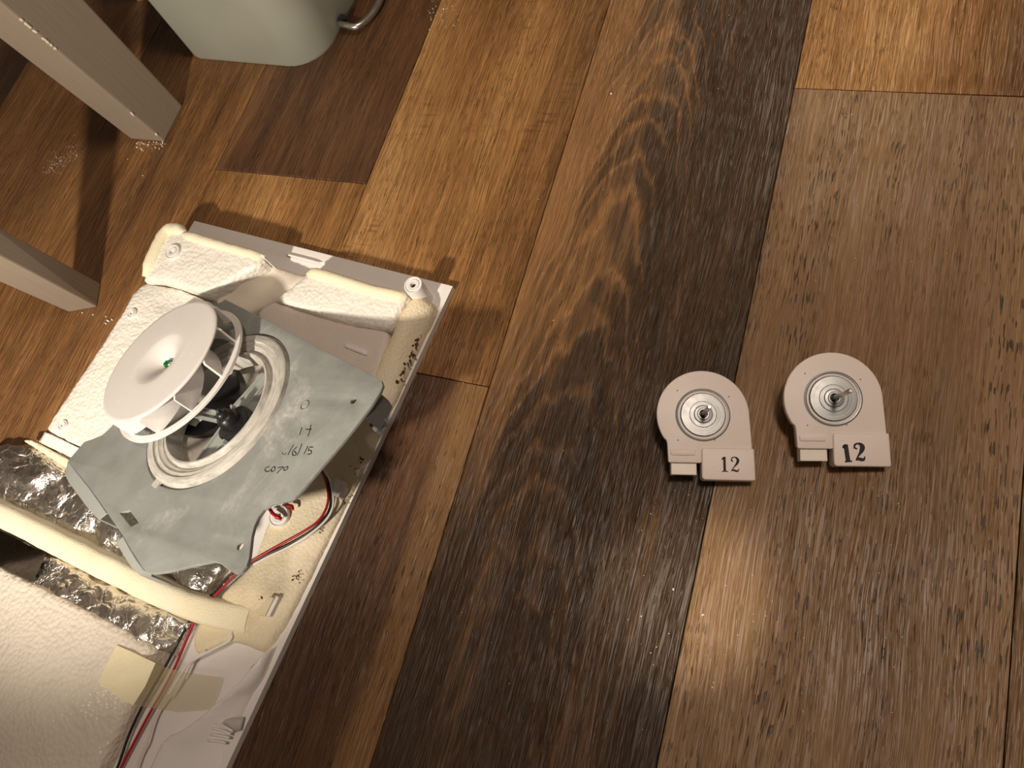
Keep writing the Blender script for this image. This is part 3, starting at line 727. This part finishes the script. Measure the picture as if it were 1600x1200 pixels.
# ==================================================================== FAN SHROUD
grey = G('grey_shroud_plastic')
co = grey.tc.outputs['Object']
gc = grey.mix(grey.rng(grey.noise(co, 30, 5, 0.65), 0.40, 0.66, 0, 0.5), lin(150, 153, 151), lin(122, 125, 124))
gw = grey.math('MULTIPLY', grey.rng(grey.noise(co, 20, 6, 0.72, 0.9), 0.49, 0.66, 0, 1), grey.rng(grey.noise(co, 260, 4, 0.7), 0.38, 0.7, 0.25, 1))
gX, gY, gZ = grey.xyz(co)
gr_ = grey.math('SQRT', grey.math('ADD', grey.math('MULTIPLY', gX, gX), grey.math('MULTIPLY', gY, gY)))
gzone = grey.math('MULTIPLY', grey.rng(gr_, 0.085, 0.125, 1.0, 0.25), grey.rng(gX, -0.05, 0.02, 0.3, 1.0))
gw = grey.math('MULTIPLY', gw, gzone)
gc = grey.mix(grey.math('MULTIPLY', gw, 0.75), gc, lin(214, 212, 204))
grey_m = grey.out(gc, grey.math('MULTIPLY_ADD', gw, 0.25, 0.42), 0, grey.bump(grey.noise(co, 300, 3), 0.12, 0.0006), 0.45)
grey_clean = plastic('grey_clean_plastic', lin(154, 158, 155), 0.42, 0.12, lin(190, 190, 184))
grey_dark = plastic('grey_bracket', lin(118, 118, 116), 0.5, 0.1)
gr = G('worn_ring_paint'); co = gr.tc.outputs['Object']; X, Y, Z = gr.xyz(co)
ang = gr.math('ARCTAN2', Y, X); rad = gr.math('SQRT', gr.math('ADD', gr.math('MULTIPLY', X, X), gr.math('MULTIPLY', Y, Y)))
sw = gr.noise(gr.comb(gr.math('MULTIPLY', gr.math('COSINE', ang), 4), gr.math('MULTIPLY', gr.math('SINE', ang), 4), gr.math('MULTIPLY', rad, 420)), 1, 5, 0.7)
rc = gr.mix(gr.rng(sw, 0.36, 0.60, 0.25, 1), lin(150, 152, 149), lin(206, 202, 194))
rc = gr.mix(gr.rng(gr.noise(gr.comb(gr.math('MULTIPLY', ang, 3), gr.math('MULTIPLY', rad, 900), 0), 1, 3, 0.7), 0.70, 0.76, 0, 0.5), rc, lin(120, 116, 110))
ring_m = gr.out(rc, 0.5, 0, gr.bump(sw, 0.3, 0.0006), 0.4)

NP = Vector((-0.262, 0.156, 0.953)).normalized()
PC = at(338.5, 636, 56)
EX = Vector((1, 0, 0)); EX = (EX - NP * EX.dot(NP)).normalized(); EY = NP.cross(EX)
PM = Matrix((EX, EY, NP)).transposed().to_4x4(); PM.translation = PC
PMI = PM.inverted()
CAMP = Vector((0, 0, CAMH))
def on_plane(px, py, c, n):
    d = ray(px, py); return CAMP + d * ((c - CAMP).dot(n) / d.dot(n))
def pl(px, py, off=0.0):
    q = PMI @ on_plane(px, py, PC + NP * off, NP); return (q.x, q.y)
shroud = empty('fan_shroud'); shroud.matrix_world = PM
tag(shroud, 'grey plastic fan shroud plate with round opening and handwritten date on white panel', 'fan shroud')
# crease: the lower left flap is folded down
c0 = Vector(pl(152, 672)); c1 = Vector(pl(330, 850)); cdir = (c1 - c0).normalized(); cn = Vector((cdir.y, -cdir.x))
if cn.dot(Vector(pl(150, 760)) - c0) < 0: cn = -cn
TH = radians(-10.0)
fold_n = (PM.to_3x3() @ Vector((cn.x * sin(TH), cn.y * sin(TH), cos(TH)))).normalized()
fold_c = PM @ Vector((c0.x, c0.y, 0))
def pl2(px, py):
    """outline point on the folded flap, unfolded into the plate plane"""
    a = Vector(pl(px, py))
    if (a - c0).dot(cn) <= 0: return tuple(a)
    q = PMI @ on_plane(px, py, fold_c, fold_n); q2 = Vector((q.x, q.y)); s = (q2 - c0).dot(cn)
    return tuple(q2 + cn * (s / cos(TH) - s))
def fold(co):
    p = Vector((co.x, co.y)); s = (p - c0).dot(cn)
    if s <= 0: return co
    p2 = p + cn * (s * cos(TH) - s); return Vector((p2.x + cn.x * sin(TH) * co.z, p2.y + cn.y * sin(TH) * co.z, co.z * cos(TH) - s * sin(TH)))
outl = [(318,462),(326,457),(334,459),(400,492),(470,528),(540,565),(588,590),(596,595),(598,602),(594,612),(580,634),(560,660),(538,688),(515,715),(492,742),(468,770),(460,778),(450,782),(436,785),(424,788),(412,796),(403,808),(397,822),(393,838),(391,856),(389,872),(385,884),(378,893),(371,897),(364,894),(352,886),(342,879),(334,877),(300,884),(262,893),(238,896),(228,893),(222,886),(204,858),(190,834),(172,808),(150,776),(126,745),(108,724),(107,719),(130,692),(151,670),(148,660),(150,654),(157,646),(163,640),(200,600),(260,530)]
loops = [[pl2(*p) for p in outl]]
RO, RI = 0.0695, 0.0468
loops.append([(RO*0.99*cos(2*pi*i/72), RO*0.99*sin(2*pi*i/72)) for i in range(72)])
hole1 = [pl2(*p) for p in ((187,801), (202,797), (217,817), (204,823))]
loops.append(hole1)
def circ(px, py, rx): 
    c = pl2(px, py); return [(c[0] + rx*cos(2*pi*i/16), c[1] + rx*sin(2*pi*i/16)) for i in range(16)]
loops.append(circ(552, 626, 0.0024)); loops.append(circ(375, 853, 0.0026))
bm = sheet2d(loops, 0.0026, 0.0004, 1)
bmesh.ops.bisect_plane(bm, geom=bm.verts[:] + bm.edges[:] + bm.faces[:], dist=1e-6, plane_co=(c0.x, c0.y, 0), plane_no=(cn.x, cn.y, 0))
for v in bm.verts: v.co = fold(v.co)
obj('plate', bm, grey_m, shroud, True, 25)
# folded lip along the flap
def lip(pts_in, pts_out, name='lip'):
    bm = bmesh.new(); a = []; b = []; c = []
    for p in pts_in:
        q = pl2(*p); a.append(bm.verts.new(fold(Vector((q[0], q[1], -0.0002)))))
    for (px, py), p in zip(pts_out, pts_in):
        q = PM @ fold(Vector((*pl2(*p), 0))); o = PMI @ at(px, py, q.z * 1000 - 7.5); b.append(bm.verts.new(o)); c.append(bm.verts.new(o + Vector((0, 0, -0.016))))
    for r0, r1 in ((a, b), (b, c)):
        for i in range(len(a) - 1): bm.faces.new((r0[i], r0[i+1], r1[i+1], r1[i]))
    bmesh.ops.recalc_face_normals(bm, faces=bm.faces[:])
    ob = obj(name, bm, grey_clean, shroud); m = ob.modifiers.new('thickness', 'SOLIDIFY'); m.thickness = 0.0016; m.offset = 0.0
    m = ob.modifiers.new('bevel', 'BEVEL'); m.width = 0.0006; m.segments = 2; return ob
lip([(107,720),(120,737),(140,762),(155,783),(168,802)], [(103,740),(108,752),(128,779),(143,799),(157,812)])
lip([(193,838),(204,858),(215,876),(225,891),(238,896)], [(183,846),(194,866),(206,884),(219,897),(238,900)])
# ring: stepped, worn
prof = [(0.0700, -0.0016), (0.0690, -0.0034), (0.0674, -0.0034), (0.0660, 0.0016), (0.0648, 0.0024), (0.0600, 0.0024), (0.0590, 0.0012), (0.0560, 0.0012), (0.0550, 0.0002), (0.0527, -0.0004), (0.0520, -0.0016), (0.0508, -0.0016), (0.0500, 0.0010), (0.0488, 0.0022), (0.0474, 0.0020), (0.0466, 0.0006), (0.0464, -0.0080), (0.0470, -0.0140), (0.0482, -0.0150), (0.0490, -0.0140), (0.0490, -0.0040), (0.0700, -0.0040), (0.0700, -0.0016)]
obj('bell_ring', lathe(prof, 96), ring_m, shroud, True, 35)
bmn = box_bm(-0.003, 0.003, -0.006, 0.005, -0.002, 0.0014, 0.0006)
nt = obj('ring_notch', bmn, ring_m, shroud); q = pl(248, 752); nt.location = (q[0], q[1], 0.0); nt.rotation_euler = (0, 0, math.atan2(q[1], q[0]) - pi/2)
# hub, spokes, black motor in its rubber mount
hx, hy = pl(381, 664, -0.012)
def spoke(p0, p1, w0, w1, z=-0.012, h=0.004, name='spoke'):
    a, b = Vector(pl(*p0, z)), Vector(pl(*p1, z)); d = (b - a).normalized(); nn = Vector((-d.y, d.x))
    bm = prism([a + nn*w0/2, a - nn*w0/2, b - nn*w1/2, b + nn*w1/2], z - h, z, 0.0006)
    # raised stiffening webs along both edges
    o = obj(name, bm, grey_clean, shroud)
    for s in (-1, 1):
        e0 = a + nn * s * (w0/2 - 0.0008); e1 = b + nn * s * (w1/2 - 0.0008)
        wbm = prism([e0 + nn*0.0007, e0 - nn*0.0007, e1 - nn*0.0007, e1 + nn*0.0007], z - 0.001, z + 0.0022, 0.0003)
        obj('web', wbm, grey_clean, o)
    return o
spoke((360,655), (296,641), 0.0085, 0.0085); spoke((356,672), (305,738), 0.017, 0.012); spoke((374,640), (418,588), 0.016, 0.012); 
hub = obj('hub_plate', lathe([(0, -0.016), (0.0195, -0.016), (0.0205, -0.014), (0.0205, -0.0115), (0.0190, -0.0105), (0, -0.0105)], 40), grey_clean, shroud, True, 35); hub.location = (hx, hy, 0)
rub = G('black_rubber').out((0.011, 0.011, 0.012), 0.36, 0, None, 0.5)
bm = bmesh.new()
lob = [(0.0140 * (1 + 0.12 * cos(3 * a + 0.6)) * cos(a), 0.0140 * (1 + 0.12 * cos(3 * a + 0.6)) * sin(a)) for a in [2*pi*i/60 for i in range(60)]]
mtr = obj('motor_mount', prism(lob, -0.0105, -0.0025, 0.0028, 4), rub, shroud, True, 50); mtr.location = (hx + 0.0015, hy - 0.003, 0)
mq = pl(350, 650, 0.004)
nose = obj('motor_nose', lathe([(0, 0.0085), (0.0012, 0.0088), (0.0018, 0.0075), (0.0019, 0.0062), (0.0046, 0.0058), (0.0052, 0.0045), (0.0052, 0.0030), (0.0066, 0.0024), (0.0080, 0.0002), (0.0084, -0.004), (0.0084, -0.010), (0, -0.010)], 40), rub, shroud, True, 35)
nose.location = (mq[0], mq[1], 0.002)
nose.rotation_euler = (radians(-8), radians(-10), 0)
for a in (0.4, 2.5, 4.6):
    o = obj('mount_clip', box_bm(-0.0022, 0.0022, -0.001, 0.001, -0.010, -0.004, 0.0004), grey_clean, shroud); o.location = (hx + 0.0178*cos(a), hy + 0.0178*sin(a), 0); o.rotation_euler = (0, 0, a)
obj('motor_body', lathe([(0, -0.013), (0.0150, -0.013), (0.0160, -0.0145), (0.0160, -0.032), (0, -0.032)], 40), duct_m, shroud, True, 35).location = (hx, hy, 0)
# bracket showing under the right corner, small moulded ring and stiffener
bq = [pl(*p, -0.008) for p in ((566,648), (592,612), (598,622), (578,660))]
o = obj('bracket', prism([tuple(x) for x in bq], -0.020, -0.0030, 0.0008), grey_dark, shroud)
bq = [pl(*p, -0.008) for p in ((562,652), (580,632), (588,642), (572,663))]
o = obj('bracket', prism([tuple(x) for x in bq], -0.024, -0.018, 0.0008), grey_dark, shroud)
q = pl(476, 634)
o = obj('moulded_ring', lathe([(0.0030, 0.0), (0.0030, 0.0006), (0.0038, 0.0006), (0.0038, 0.0)], 28), grey_m, shroud); o.location = (q[0], q[1], 0.0)
crumb = plastic('white_crumb', lin(245, 240, 228), 0.6)
# handwriting in black marker
ink = plastic('black_ink', (0.015, 0.013, 0.015), 0.6)
def hand(strokes, name, wd=0.00062):
    ss = [[pl(*p) for p in s] for s in strokes]
    bm = ribbons(ss, wd, 0.0001, 0.00008, 5)
    return obj(name, bm, ink, shroud)
hand([[(468,680),(472,668)], [(478,671),(487,671)], [(481,682),(484,674),(486,664)]], 'handwriting')
hand([[(441,707),(443,710),(446,710),(447,707)]], 'handwriting', 0.0003)
hand([[(450,711),(454,703),(459,695)], [(464,698),(458,705),(457,710),(460,712),(463,709),(460,705)], [(464,712),(468,704),(472,693)], [(475,710),(478,704),(481,697)], [(489,699),(484,699),(482,704),(486,704),(486,709),(480,710)]], 'handwriting')
hand([[(421,729),(416,731),(414,735),(418,737),(423,735)], [(428,729),(424,733),(425,737),(429,735),(430,731),(428,729)], [(434,731),(443,730),(437,735),(433,740)], [(449,729),(444,732),(444,735),(448,734),(450,731),(449,729)]], 'handwriting')

# ==================================================================== FAN IMPELLER
fan_w = plastic('white_fan_plastic', lin(236, 232, 230), 0.36, 0.04)
NF = Vector((-0.285, 0.164, 0.944)).normalized()
FC = on_plane(283, 585, PC + NP * 0.009, NP)
FX = (Vector((0, 1, 0)).cross(NF)).normalized(); FY = NF.cross(FX)
FM = Matrix((FX, FY, NF)).transposed().to_4x4(); FM.translation = FC
impeller = empty('fan_impeller'); impeller.matrix_world = FM
tag(impeller, 'white plastic centrifugal fan wheel resting on the grey shroud', 'fan wheel')
HD = 0.0224; RR, RD = 0.0632, 0.0572
prof = [(0.0, HD - 0.0118), (0.0050, HD - 0.0118), (0.0056, HD - 0.0100), (0.0080, HD - 0.0074), (0.0120, HD - 0.0046), (0.0170, HD - 0.0021), (0.0210, HD - 0.0007), (0.0236, HD - 0.0001), (0.0246, HD), (0.0300, HD), (RD - 0.0030, HD), (RD - 0.0008, HD), (RD, HD - 0.0006), (RD, HD - 0.0016), (RD - 0.0008, HD - 0.0020), (0.0240, HD - 0.0020), (0.0170, HD - 0.0044), (0.0090, HD - 0.0100), (0.0070, HD - 0.0150), (0.0, HD - 0.0150)]
obj('front_disc', lathe(prof, 96), fan_w, impeller, True, 40)
obj('back_ring', lathe([(RR, 0.0004), (RR - 0.0004, 0.0), (RR - 0.0050, 0.0), (RR - 0.0054, 0.0004), (RR - 0.0054, 0.0024), (RR - 0.0050, 0.0028), (RR - 0.0004, 0.0028), (RR, 0.0024), (RR, 0.0004)], 96), fan_w, impeller, True, 40)
def blade_mesh():
    bm = bmesh.new(); n = 10; th = 0.0016; rows = []
    for i in range(n + 1):
        t = i / n; r = 0.030 + (0.0588 - 0.030) * t
        a = radians(46) * (1 - t)**1.25
        rows.append((r, a, t))
    sec = []
    for i, (r, a, t) in enumerate(rows):
        p = Vector((r * cos(a), r * sin(a)))
        r2, a2, _ = rows[min(i+1, n)]; r1, a1, _ = rows[max(i-1, 0)]
        d = (Vector((r2*cos(a2), r2*sin(a2))) - Vector((r1*cos(a1), r1*sin(a1)))).normalized(); nn = Vector((-d.y, d.x)) * th/2
        zb = 0.0014 + 0.005 * (1 - t)**2
        zt = HD - 0.0016
        if r > RD: zt = HD - 0.0016 - (r - RD) * 1.2
        sec.append([bm.verts.new((p.x + nn.x, p.y + nn.y, zb)), bm.verts.new((p.x - nn.x, p.y - nn.y, zb)), bm.verts.new((p.x - nn.x, p.y - nn.y, zt)), bm.verts.new((p.x + nn.x, p.y + nn.y, zt))])
    for a, b in zip(sec, sec[1:]):
        for k2 in range(4): bm.faces.new((a[k2], a[(k2+1) % 4], b[(k2+1) % 4], b[k2]))
    bm.faces.new(sec[0][::-1]); bm.faces.new(sec[-1]); bmesh.ops.recalc_face_normals(bm, faces=bm.faces[:])
    me = bpy.data.meshes.new('blade'); bm.to_mesh(me); bm.free()
    for p in me.polygons: p.use_smooth = True
    me.set_sharp_from_angle(angle=radians(35)); me.materials.append(fan_w); return me
bme = blade_mesh()
for i in range(11):
    o = link('blade', bme, None, impeller); o.rotation_euler = (0, 0, radians(33.0 - i * 360/11))
green = G('green_clip').out(lin(20, 120, 60), 0.25, 0, None, 0.6, Transmission_Weight=0.2)
bm = bmesh.new()
for i in range(12):
    a = random.uniform(0, 2*pi); r = random.uniform(0.0006, 0.0036)
    bmesh.ops.create_icosphere(bm, subdivisions=1, radius=random.uniform(0.0012, 0.0019), matrix=Matrix.Translation((r*cos(a), r*sin(a), HD - 0.0100 + random.uniform(0, 0.0030))))
tag(obj('hub_clip', bm, green, impeller), 'shiny green clip in the hub')
steel = metal('steel', (0.62, 0.61, 0.59), 0.24)
obj('hub_shaft', lathe([(0, HD - 0.0070), (0.0016, HD - 0.0070), (0.0020, HD - 0.0076), (0.0020, HD - 0.0118)], 20), steel, impeller, True, 40).location = (0.0032, 0.0006, 0)
def fpt(px, py): 
    q = FM.inverted() @ on_plane(px, py, FC + NF * HD, NF); return q
bm = bmesh.new()
for (px, py) in ((259,507), (262,510), (300,551), (302,555), (187,626), (190,623), (184,629)):
    q = fpt(px, py); bmesh.ops.create_icosphere(bm, subdivisions=1, radius=0.0006, matrix=Matrix.Translation((q.x, q.y, HD)) @ Matrix.Diagonal((1, 1, 0.5, 1)))
for (p0, p1, n) in (((271,576), (296,535), 9), ((205,588), (221,561), 6)):
    for i in range(n):
        t = i / (n - 1); q = fpt(p0[0] + (p1[0]-p0[0])*t, p0[1] + (p1[1]-p0[1])*t)
        bmesh.ops.create_icosphere(bm, subdivisions=1, radius=0.00045, matrix=Matrix.Translation((q.x, q.y, HD)) @ Matrix.Rotation(0.9, 4, 'Z') @ Matrix.Diagonal((1.6, 0.7, 0.35, 1)))
tag(obj('embossed_marks', bm, fan_w, impeller), kind='stuff')

# ==================================================================== WIRES
harness = empty('wire_harness', at(505, 760, 0))
tag(harness, 'red black and white wires looping out from under the grey shroud', 'wires')
def wire(name, pts, mat, r=0.0010):
    return obj(name, tube([at(*p) - harness.location for p in pts], r, 8, True, 6), mat, harness, True)
red_m = plastic('red_insulation', lin(178, 22, 30), 0.4); blk_m = plastic('black_insulation', (0.010, 0.010, 0.013), 0.4); wht_m = plastic('white_insulation', lin(232, 226, 220), 0.4)
wire('red_wire', [(490,716,40),(501,735,30),(510,755,21),(513,778,19),(508,798,19),(495,816,19),(470,833,20),(440,850,20),(415,864,20),(394,876,20),(380,886,21),(366,898,22),(345,921,18),(326,940,14),(310,960,12.5),(301,977,11),(288,1008,10),(273,1043,10),(255,1078,10),(237,1109,10),(216,1148,9.5),(190,1198,9),(166,1250,9)], red_m)
wire('black_wire', [(492,715,40),(504,735,30),(513,755,21),(517,780,19),(513,800,19),(500,818,19),(476,836,19),(446,853,19),(418,866,19),(395,878,19),(378,888,20),(361,897,21),(341,919,17),(321,939,13),(305,955,12),(292,978,12),(274,1012,12),(258,1042,12),(239,1075,12),(220,1108,11),(201,1150,10),(184,1198,10),(161,1250,10)], blk_m)
wire('white_wire', [(495,714,40),(506,734,30),(517,752,22),(521,775,20),(519,796,20),(506,816,19),(482,836,19),(450,855,19),(420,869,19),(396,882,18)], wht_m, 0.0009)
wire('white_wire', [(322,1016,12.5),(300,1032,12.5),(288,1046,12.5),(276,1064,13),(262,1088,13),(246,1112,12),(237,1136,11.5),(230,1160,11.5),(218,1186,11),(198,1250,11)], wht_m, 0.0009)
wire('red_wire', [(420,793,24),(426,802,25),(434,808,25),(440,811,23)], red_m, 0.0014)
wire('red_wire', [(447,790,22),(456,791,22),(457,797,22)], red_m, 0.0013)

# ==================================================================== FAN MOTORS
pink_pl = plastic('ivory_housing', lin(238, 226, 220), 0.42, 0.03)
zinc = metal('zinc_cap', (0.40, 0.42, 0.43), 0.40, brushed=900, bumpd=0.0002)
dark_h = plastic('bearing_dark', (0.02, 0.02, 0.02), 0.5)
stamp = plastic('stamp_ink', (0.020, 0.018, 0.024), 0.7)
MMs = 0.001
def arc(cx, cy, r, a0, a1, n): return [(cx + r*cos(radians(a0 + (a1-a0)*i/n)), cy + r*sin(radians(a0 + (a1-a0)*i/n))) for i in range(n + 1)]
def scale(pts): return [(x*MMs, y*MMs) for x, y in pts]
def draft(bm, z0, z1, k):
    for v in bm.verts:
        t = (v.co.z - z0) / (z1 - z0); f = 1 - k * t; v.co.x *= f; v.co.y *= f
def make_motor(label, loc, rotz, normal, shaft, digits):
    n = Vector(normal).normalized()
    q = Vector((0, 0, 1)).rotation_difference(n)
    root = empty('fan_motor', loc); root.rotation_mode = 'QUATERNION'; root.rotation_quaternion = q @ Euler((0, 0, radians(rotz))).to_quaternion()
    tag(root, label, 'motor', 'fan motors lying on the floor')
    H = 0.0155
    R0 = 30.6
    outline = arc(0, 0, R0, 0, 212, 56) + [(-24.4, -17.6), (-23.9, -20), (-23.4, -31)] + arc(-21.9, -31.2, 1.5, 180, 270, 4) + [(-2.5, -32.7), (-1.2, -32.0), (-1.2, -25.0), (31.6, -25.0), (31.5, -20), (31.0, -8)]
    bm = prism(scale(outline), 0.0070, H, 0.0012, 3); draft(bm, H, 0.0070, 0.035)
    obj('housing', bm, pink_pl, root, True, 40)
    bm = prism(scale([(x*0.955, y*0.955) for x, y in outline]), 0.0, 0.0068, 0.0); draft(bm, 0.0068, 0.0, 0.06)
    obj('back_cover', bm, pink_pl, root, True, 40)
    lab = arc(31.0, -42.0, 1.6, 270, 360, 4) + arc(31.2, -23.6, 1.2, 0, 90, 4) + arc(0.2, -24.0, 1.6, 90, 180, 4) + arc(0.6, -41.4, 2.2, 180, 270, 5)
    obj('label_box', prism(scale(lab), 0.0060, H + 0.0013, 0.0009, 3), pink_pl, root, True, 40)
    rb = arc(-6.6, -26.5, 1.2, 270, 360, 3) + arc(-6.6, -24.7, 1.2, 0, 90, 3) + arc(-20.6, -24.7, 1.2, 90, 180, 3) + arc(-20.6, -26.5, 1.2, 180, 270, 3)
    obj('raised_bar', prism(scale(rb), H - 0.0005, H + 0.0009, 0.0005, 2), pink_pl, root, True, 40)
    # plug socket, open at the lower end
    so = obj('socket', box_bm(-0.0212, -0.0044, -0.0404, -0.0300, 0.0045, H - 0.0025, 0.0006), plastic('socket_white', lin(246, 238, 228), 0.4), root)
    obj('socket_slot', box_bm(-0.0190, -0.0066, -0.0407, -0.0395, 0.0070, H - 0.0050, 0.0002), dark_h, so)
    cp = obj('metal_cap', lathe([(0.0182, H - 0.0004), (0.0180, H + 0.0006), (0.0172, H + 0.0009), (0.0165, H + 0.0007), (0.0162, H - 0.0026), (0.0153, H - 0.0028), (0.0150, H + 0.0004), (0.0143, H + 0.0013), (0.0090, H + 0.0016), (0.0086, H + 0.0020), (0.0062, H + 0.0021), (0.0056, H + 0.0026), (0.0040, H + 0.0028), (0.0036, H + 0.0036), (0.0029, H + 0.0036), (0.0027, H - 0.0010), (0.0, H - 0.0010)], 72), zinc, root, True, 30)
    obj('bearing', lathe([(0.0, H + 0.0006), (0.0026, H + 0.0006), (0.0026, H - 0.0008), (0, H - 0.0008)], 24), dark_h, cp)
    obj('shaft', lathe([(0.0015, H - 0.0005), (0.0015, H + shaft - 0.0008), (0.0010, H + shaft), (0, H + shaft)], 24), steel, root, True, 35)
    bm = bmesh.new()
    for (x, y) in ((-16.5, 16.5), (17.5, 12.5), (-16.5, -17.5), (7.5, -17.0)):
        bmesh.ops.create_icosphere(bm, subdivisions=2, radius=1.0, matrix=Matrix.Translation((x*MMs, y*MMs, H)) @ Matrix.Diagonal((0.00055, 0.00055, 0.00012, 1)))
    tag(obj('moulded_dimples', bm, plastic('dimple_grey', lin(150, 138, 130), 0.6), root), kind='stuff')
    dx, dy, h, wt, tilt = digits
    T = lambda pts: [((dx + (x*cos(tilt) - y*sin(tilt))*h)*MMs, (dy + (x*sin(tilt) + y*cos(tilt))*h)*MMs) + ((p[2]*h*wt*MMs,) if True else ()) for p in pts for x, y in [(p[0], p[1])]]
    one = [[(0.20, 0.97, .19), (0.20, 0.5, .19), (0.20, 0.05, .19)], [(0.02, 0.78, .04), (0.10, 0.86, .13), (0.22, 0.96, .08)], [(0.02, 0.035, .07), (0.20, 0.035, .07), (0.40, 0.035, .07)]]
    two = [[(0.66, 0.68, .17), (0.68, 0.72, .17), (0.70, 0.76, .12)], [(0.63, 0.74, .06), (0.68, 0.90, .09), (0.82, 0.965, .08), (0.98, 0.90, .15), (1.05, 0.75, .21), (0.98, 0.56, .18), (0.84, 0.38, .10), (0.70, 0.20, .06), (0.62, 0.05, .05)],
           [(0.62, 0.08, .07), (0.74, 0.13, .13), (0.88, 0.08, .15), (1.00, 0.07, .13), (1.07, 0.14, .07), (1.09, 0.24, .04)]]
    bm = ribbons([T(s) for s in one + two], 0.001, H + 0.00135, 0.00006, 6)
    tag(obj('stamped_number', bm, stamp, root), 'black stamped number 12')
    return root
mL = make_motor('ivory fan motor beside the dark plank with short shaft and thin 12 stamp', at(1093, 658, 2.2), 13.0, (0.18, -0.12, 1), 0.029, (11.0, -38.2, 10.2, 0.85, 0.0))
mR = make_motor('ivory fan motor on lighter plank, rightmost, long shaft and bold 12 stamp', at(1289, 631, 4.0), 13.0, (0.17, -0.19, 1), 0.035, (4.6, -41.2, 11.6, 1.25, 0.10))
for r in (mL, mR):
    bpy.context.view_layer.update()
    low = min((c.matrix_world @ v.co).z for c in r.children if c.type == 'MESH' for v in c.data.vertices)
    r.location.z += 0.0002 - low

# ==================================================================== CRUMBS
def crumbs(name, pts, mat, label):
    bm = bmesh.new()
    for (p, r) in pts:
        m = Matrix.Translation((p.x, p.y, r * 0.45)) @ Euler((random.uniform(0, 3), random.uniform(0, 3), random.uniform(0, 3))).to_matrix().to_4x4() @ Matrix.Diagonal((r, r * random.uniform(0.4, 1), r * random.uniform(0.4, 0.8), 1))
        bmesh.ops.create_icosphere(bm, subdivisions=1, radius=1.0, matrix=m)
    return tag(obj(name, bm, mat), label, 'crumbs', kind='stuff')
pts = []
for i in range(40): pts.append((at(212 + random.uniform(0, 46), 222 + abs(random.gauss(0, 6))), random.uniform(0.0004, 0.0012)))
for i in range(170):
    a = random.random(); pts.append((at(74 + 50*a + random.gauss(0, 5), 262 - 26*a + random.gauss(0, 8)), random.uniform(0.0002, 0.0005)))
for i in range(40): pts.append((at(random.gauss(692, 14), random.gauss(22, 14)), random.uniform(0.0003, 0.0008)))
for (x, y, r) in ((129,489,1.2),(146,492,1.2),(166,495,1.0),(170,502,2.2),(176,500,1.6),(166,506,1.4),(224,275,1.4),(200,249,1.0),(955,147,1.2),(1052,921,1.4),(1098,961,1.4),(1002,963,0.8),(1113,1074,1.2),(1045,990,0.7),(1026,1011,0.7)): pts.append((at(x, y), r * 0.0009))
for i in range(70): pts.append((at(random.uniform(1000, 1420), random.uniform(760, 1120)), random.uniform(0.00025, 0.0006)))
for i in range(40): pts.append((at(random.uniform(1290, 1500), random.uniform(170, 420)), random.uniform(0.00025, 0.0005)))
for i in range(40): pts.append((at(random.uniform(720, 1500), random.uniform(0, 1150)), random.uniform(0.00025, 0.0005)))
crumbs('foam_crumbs', pts, crumb, 'tiny white foam and plaster crumbs scattered over the wood floor')
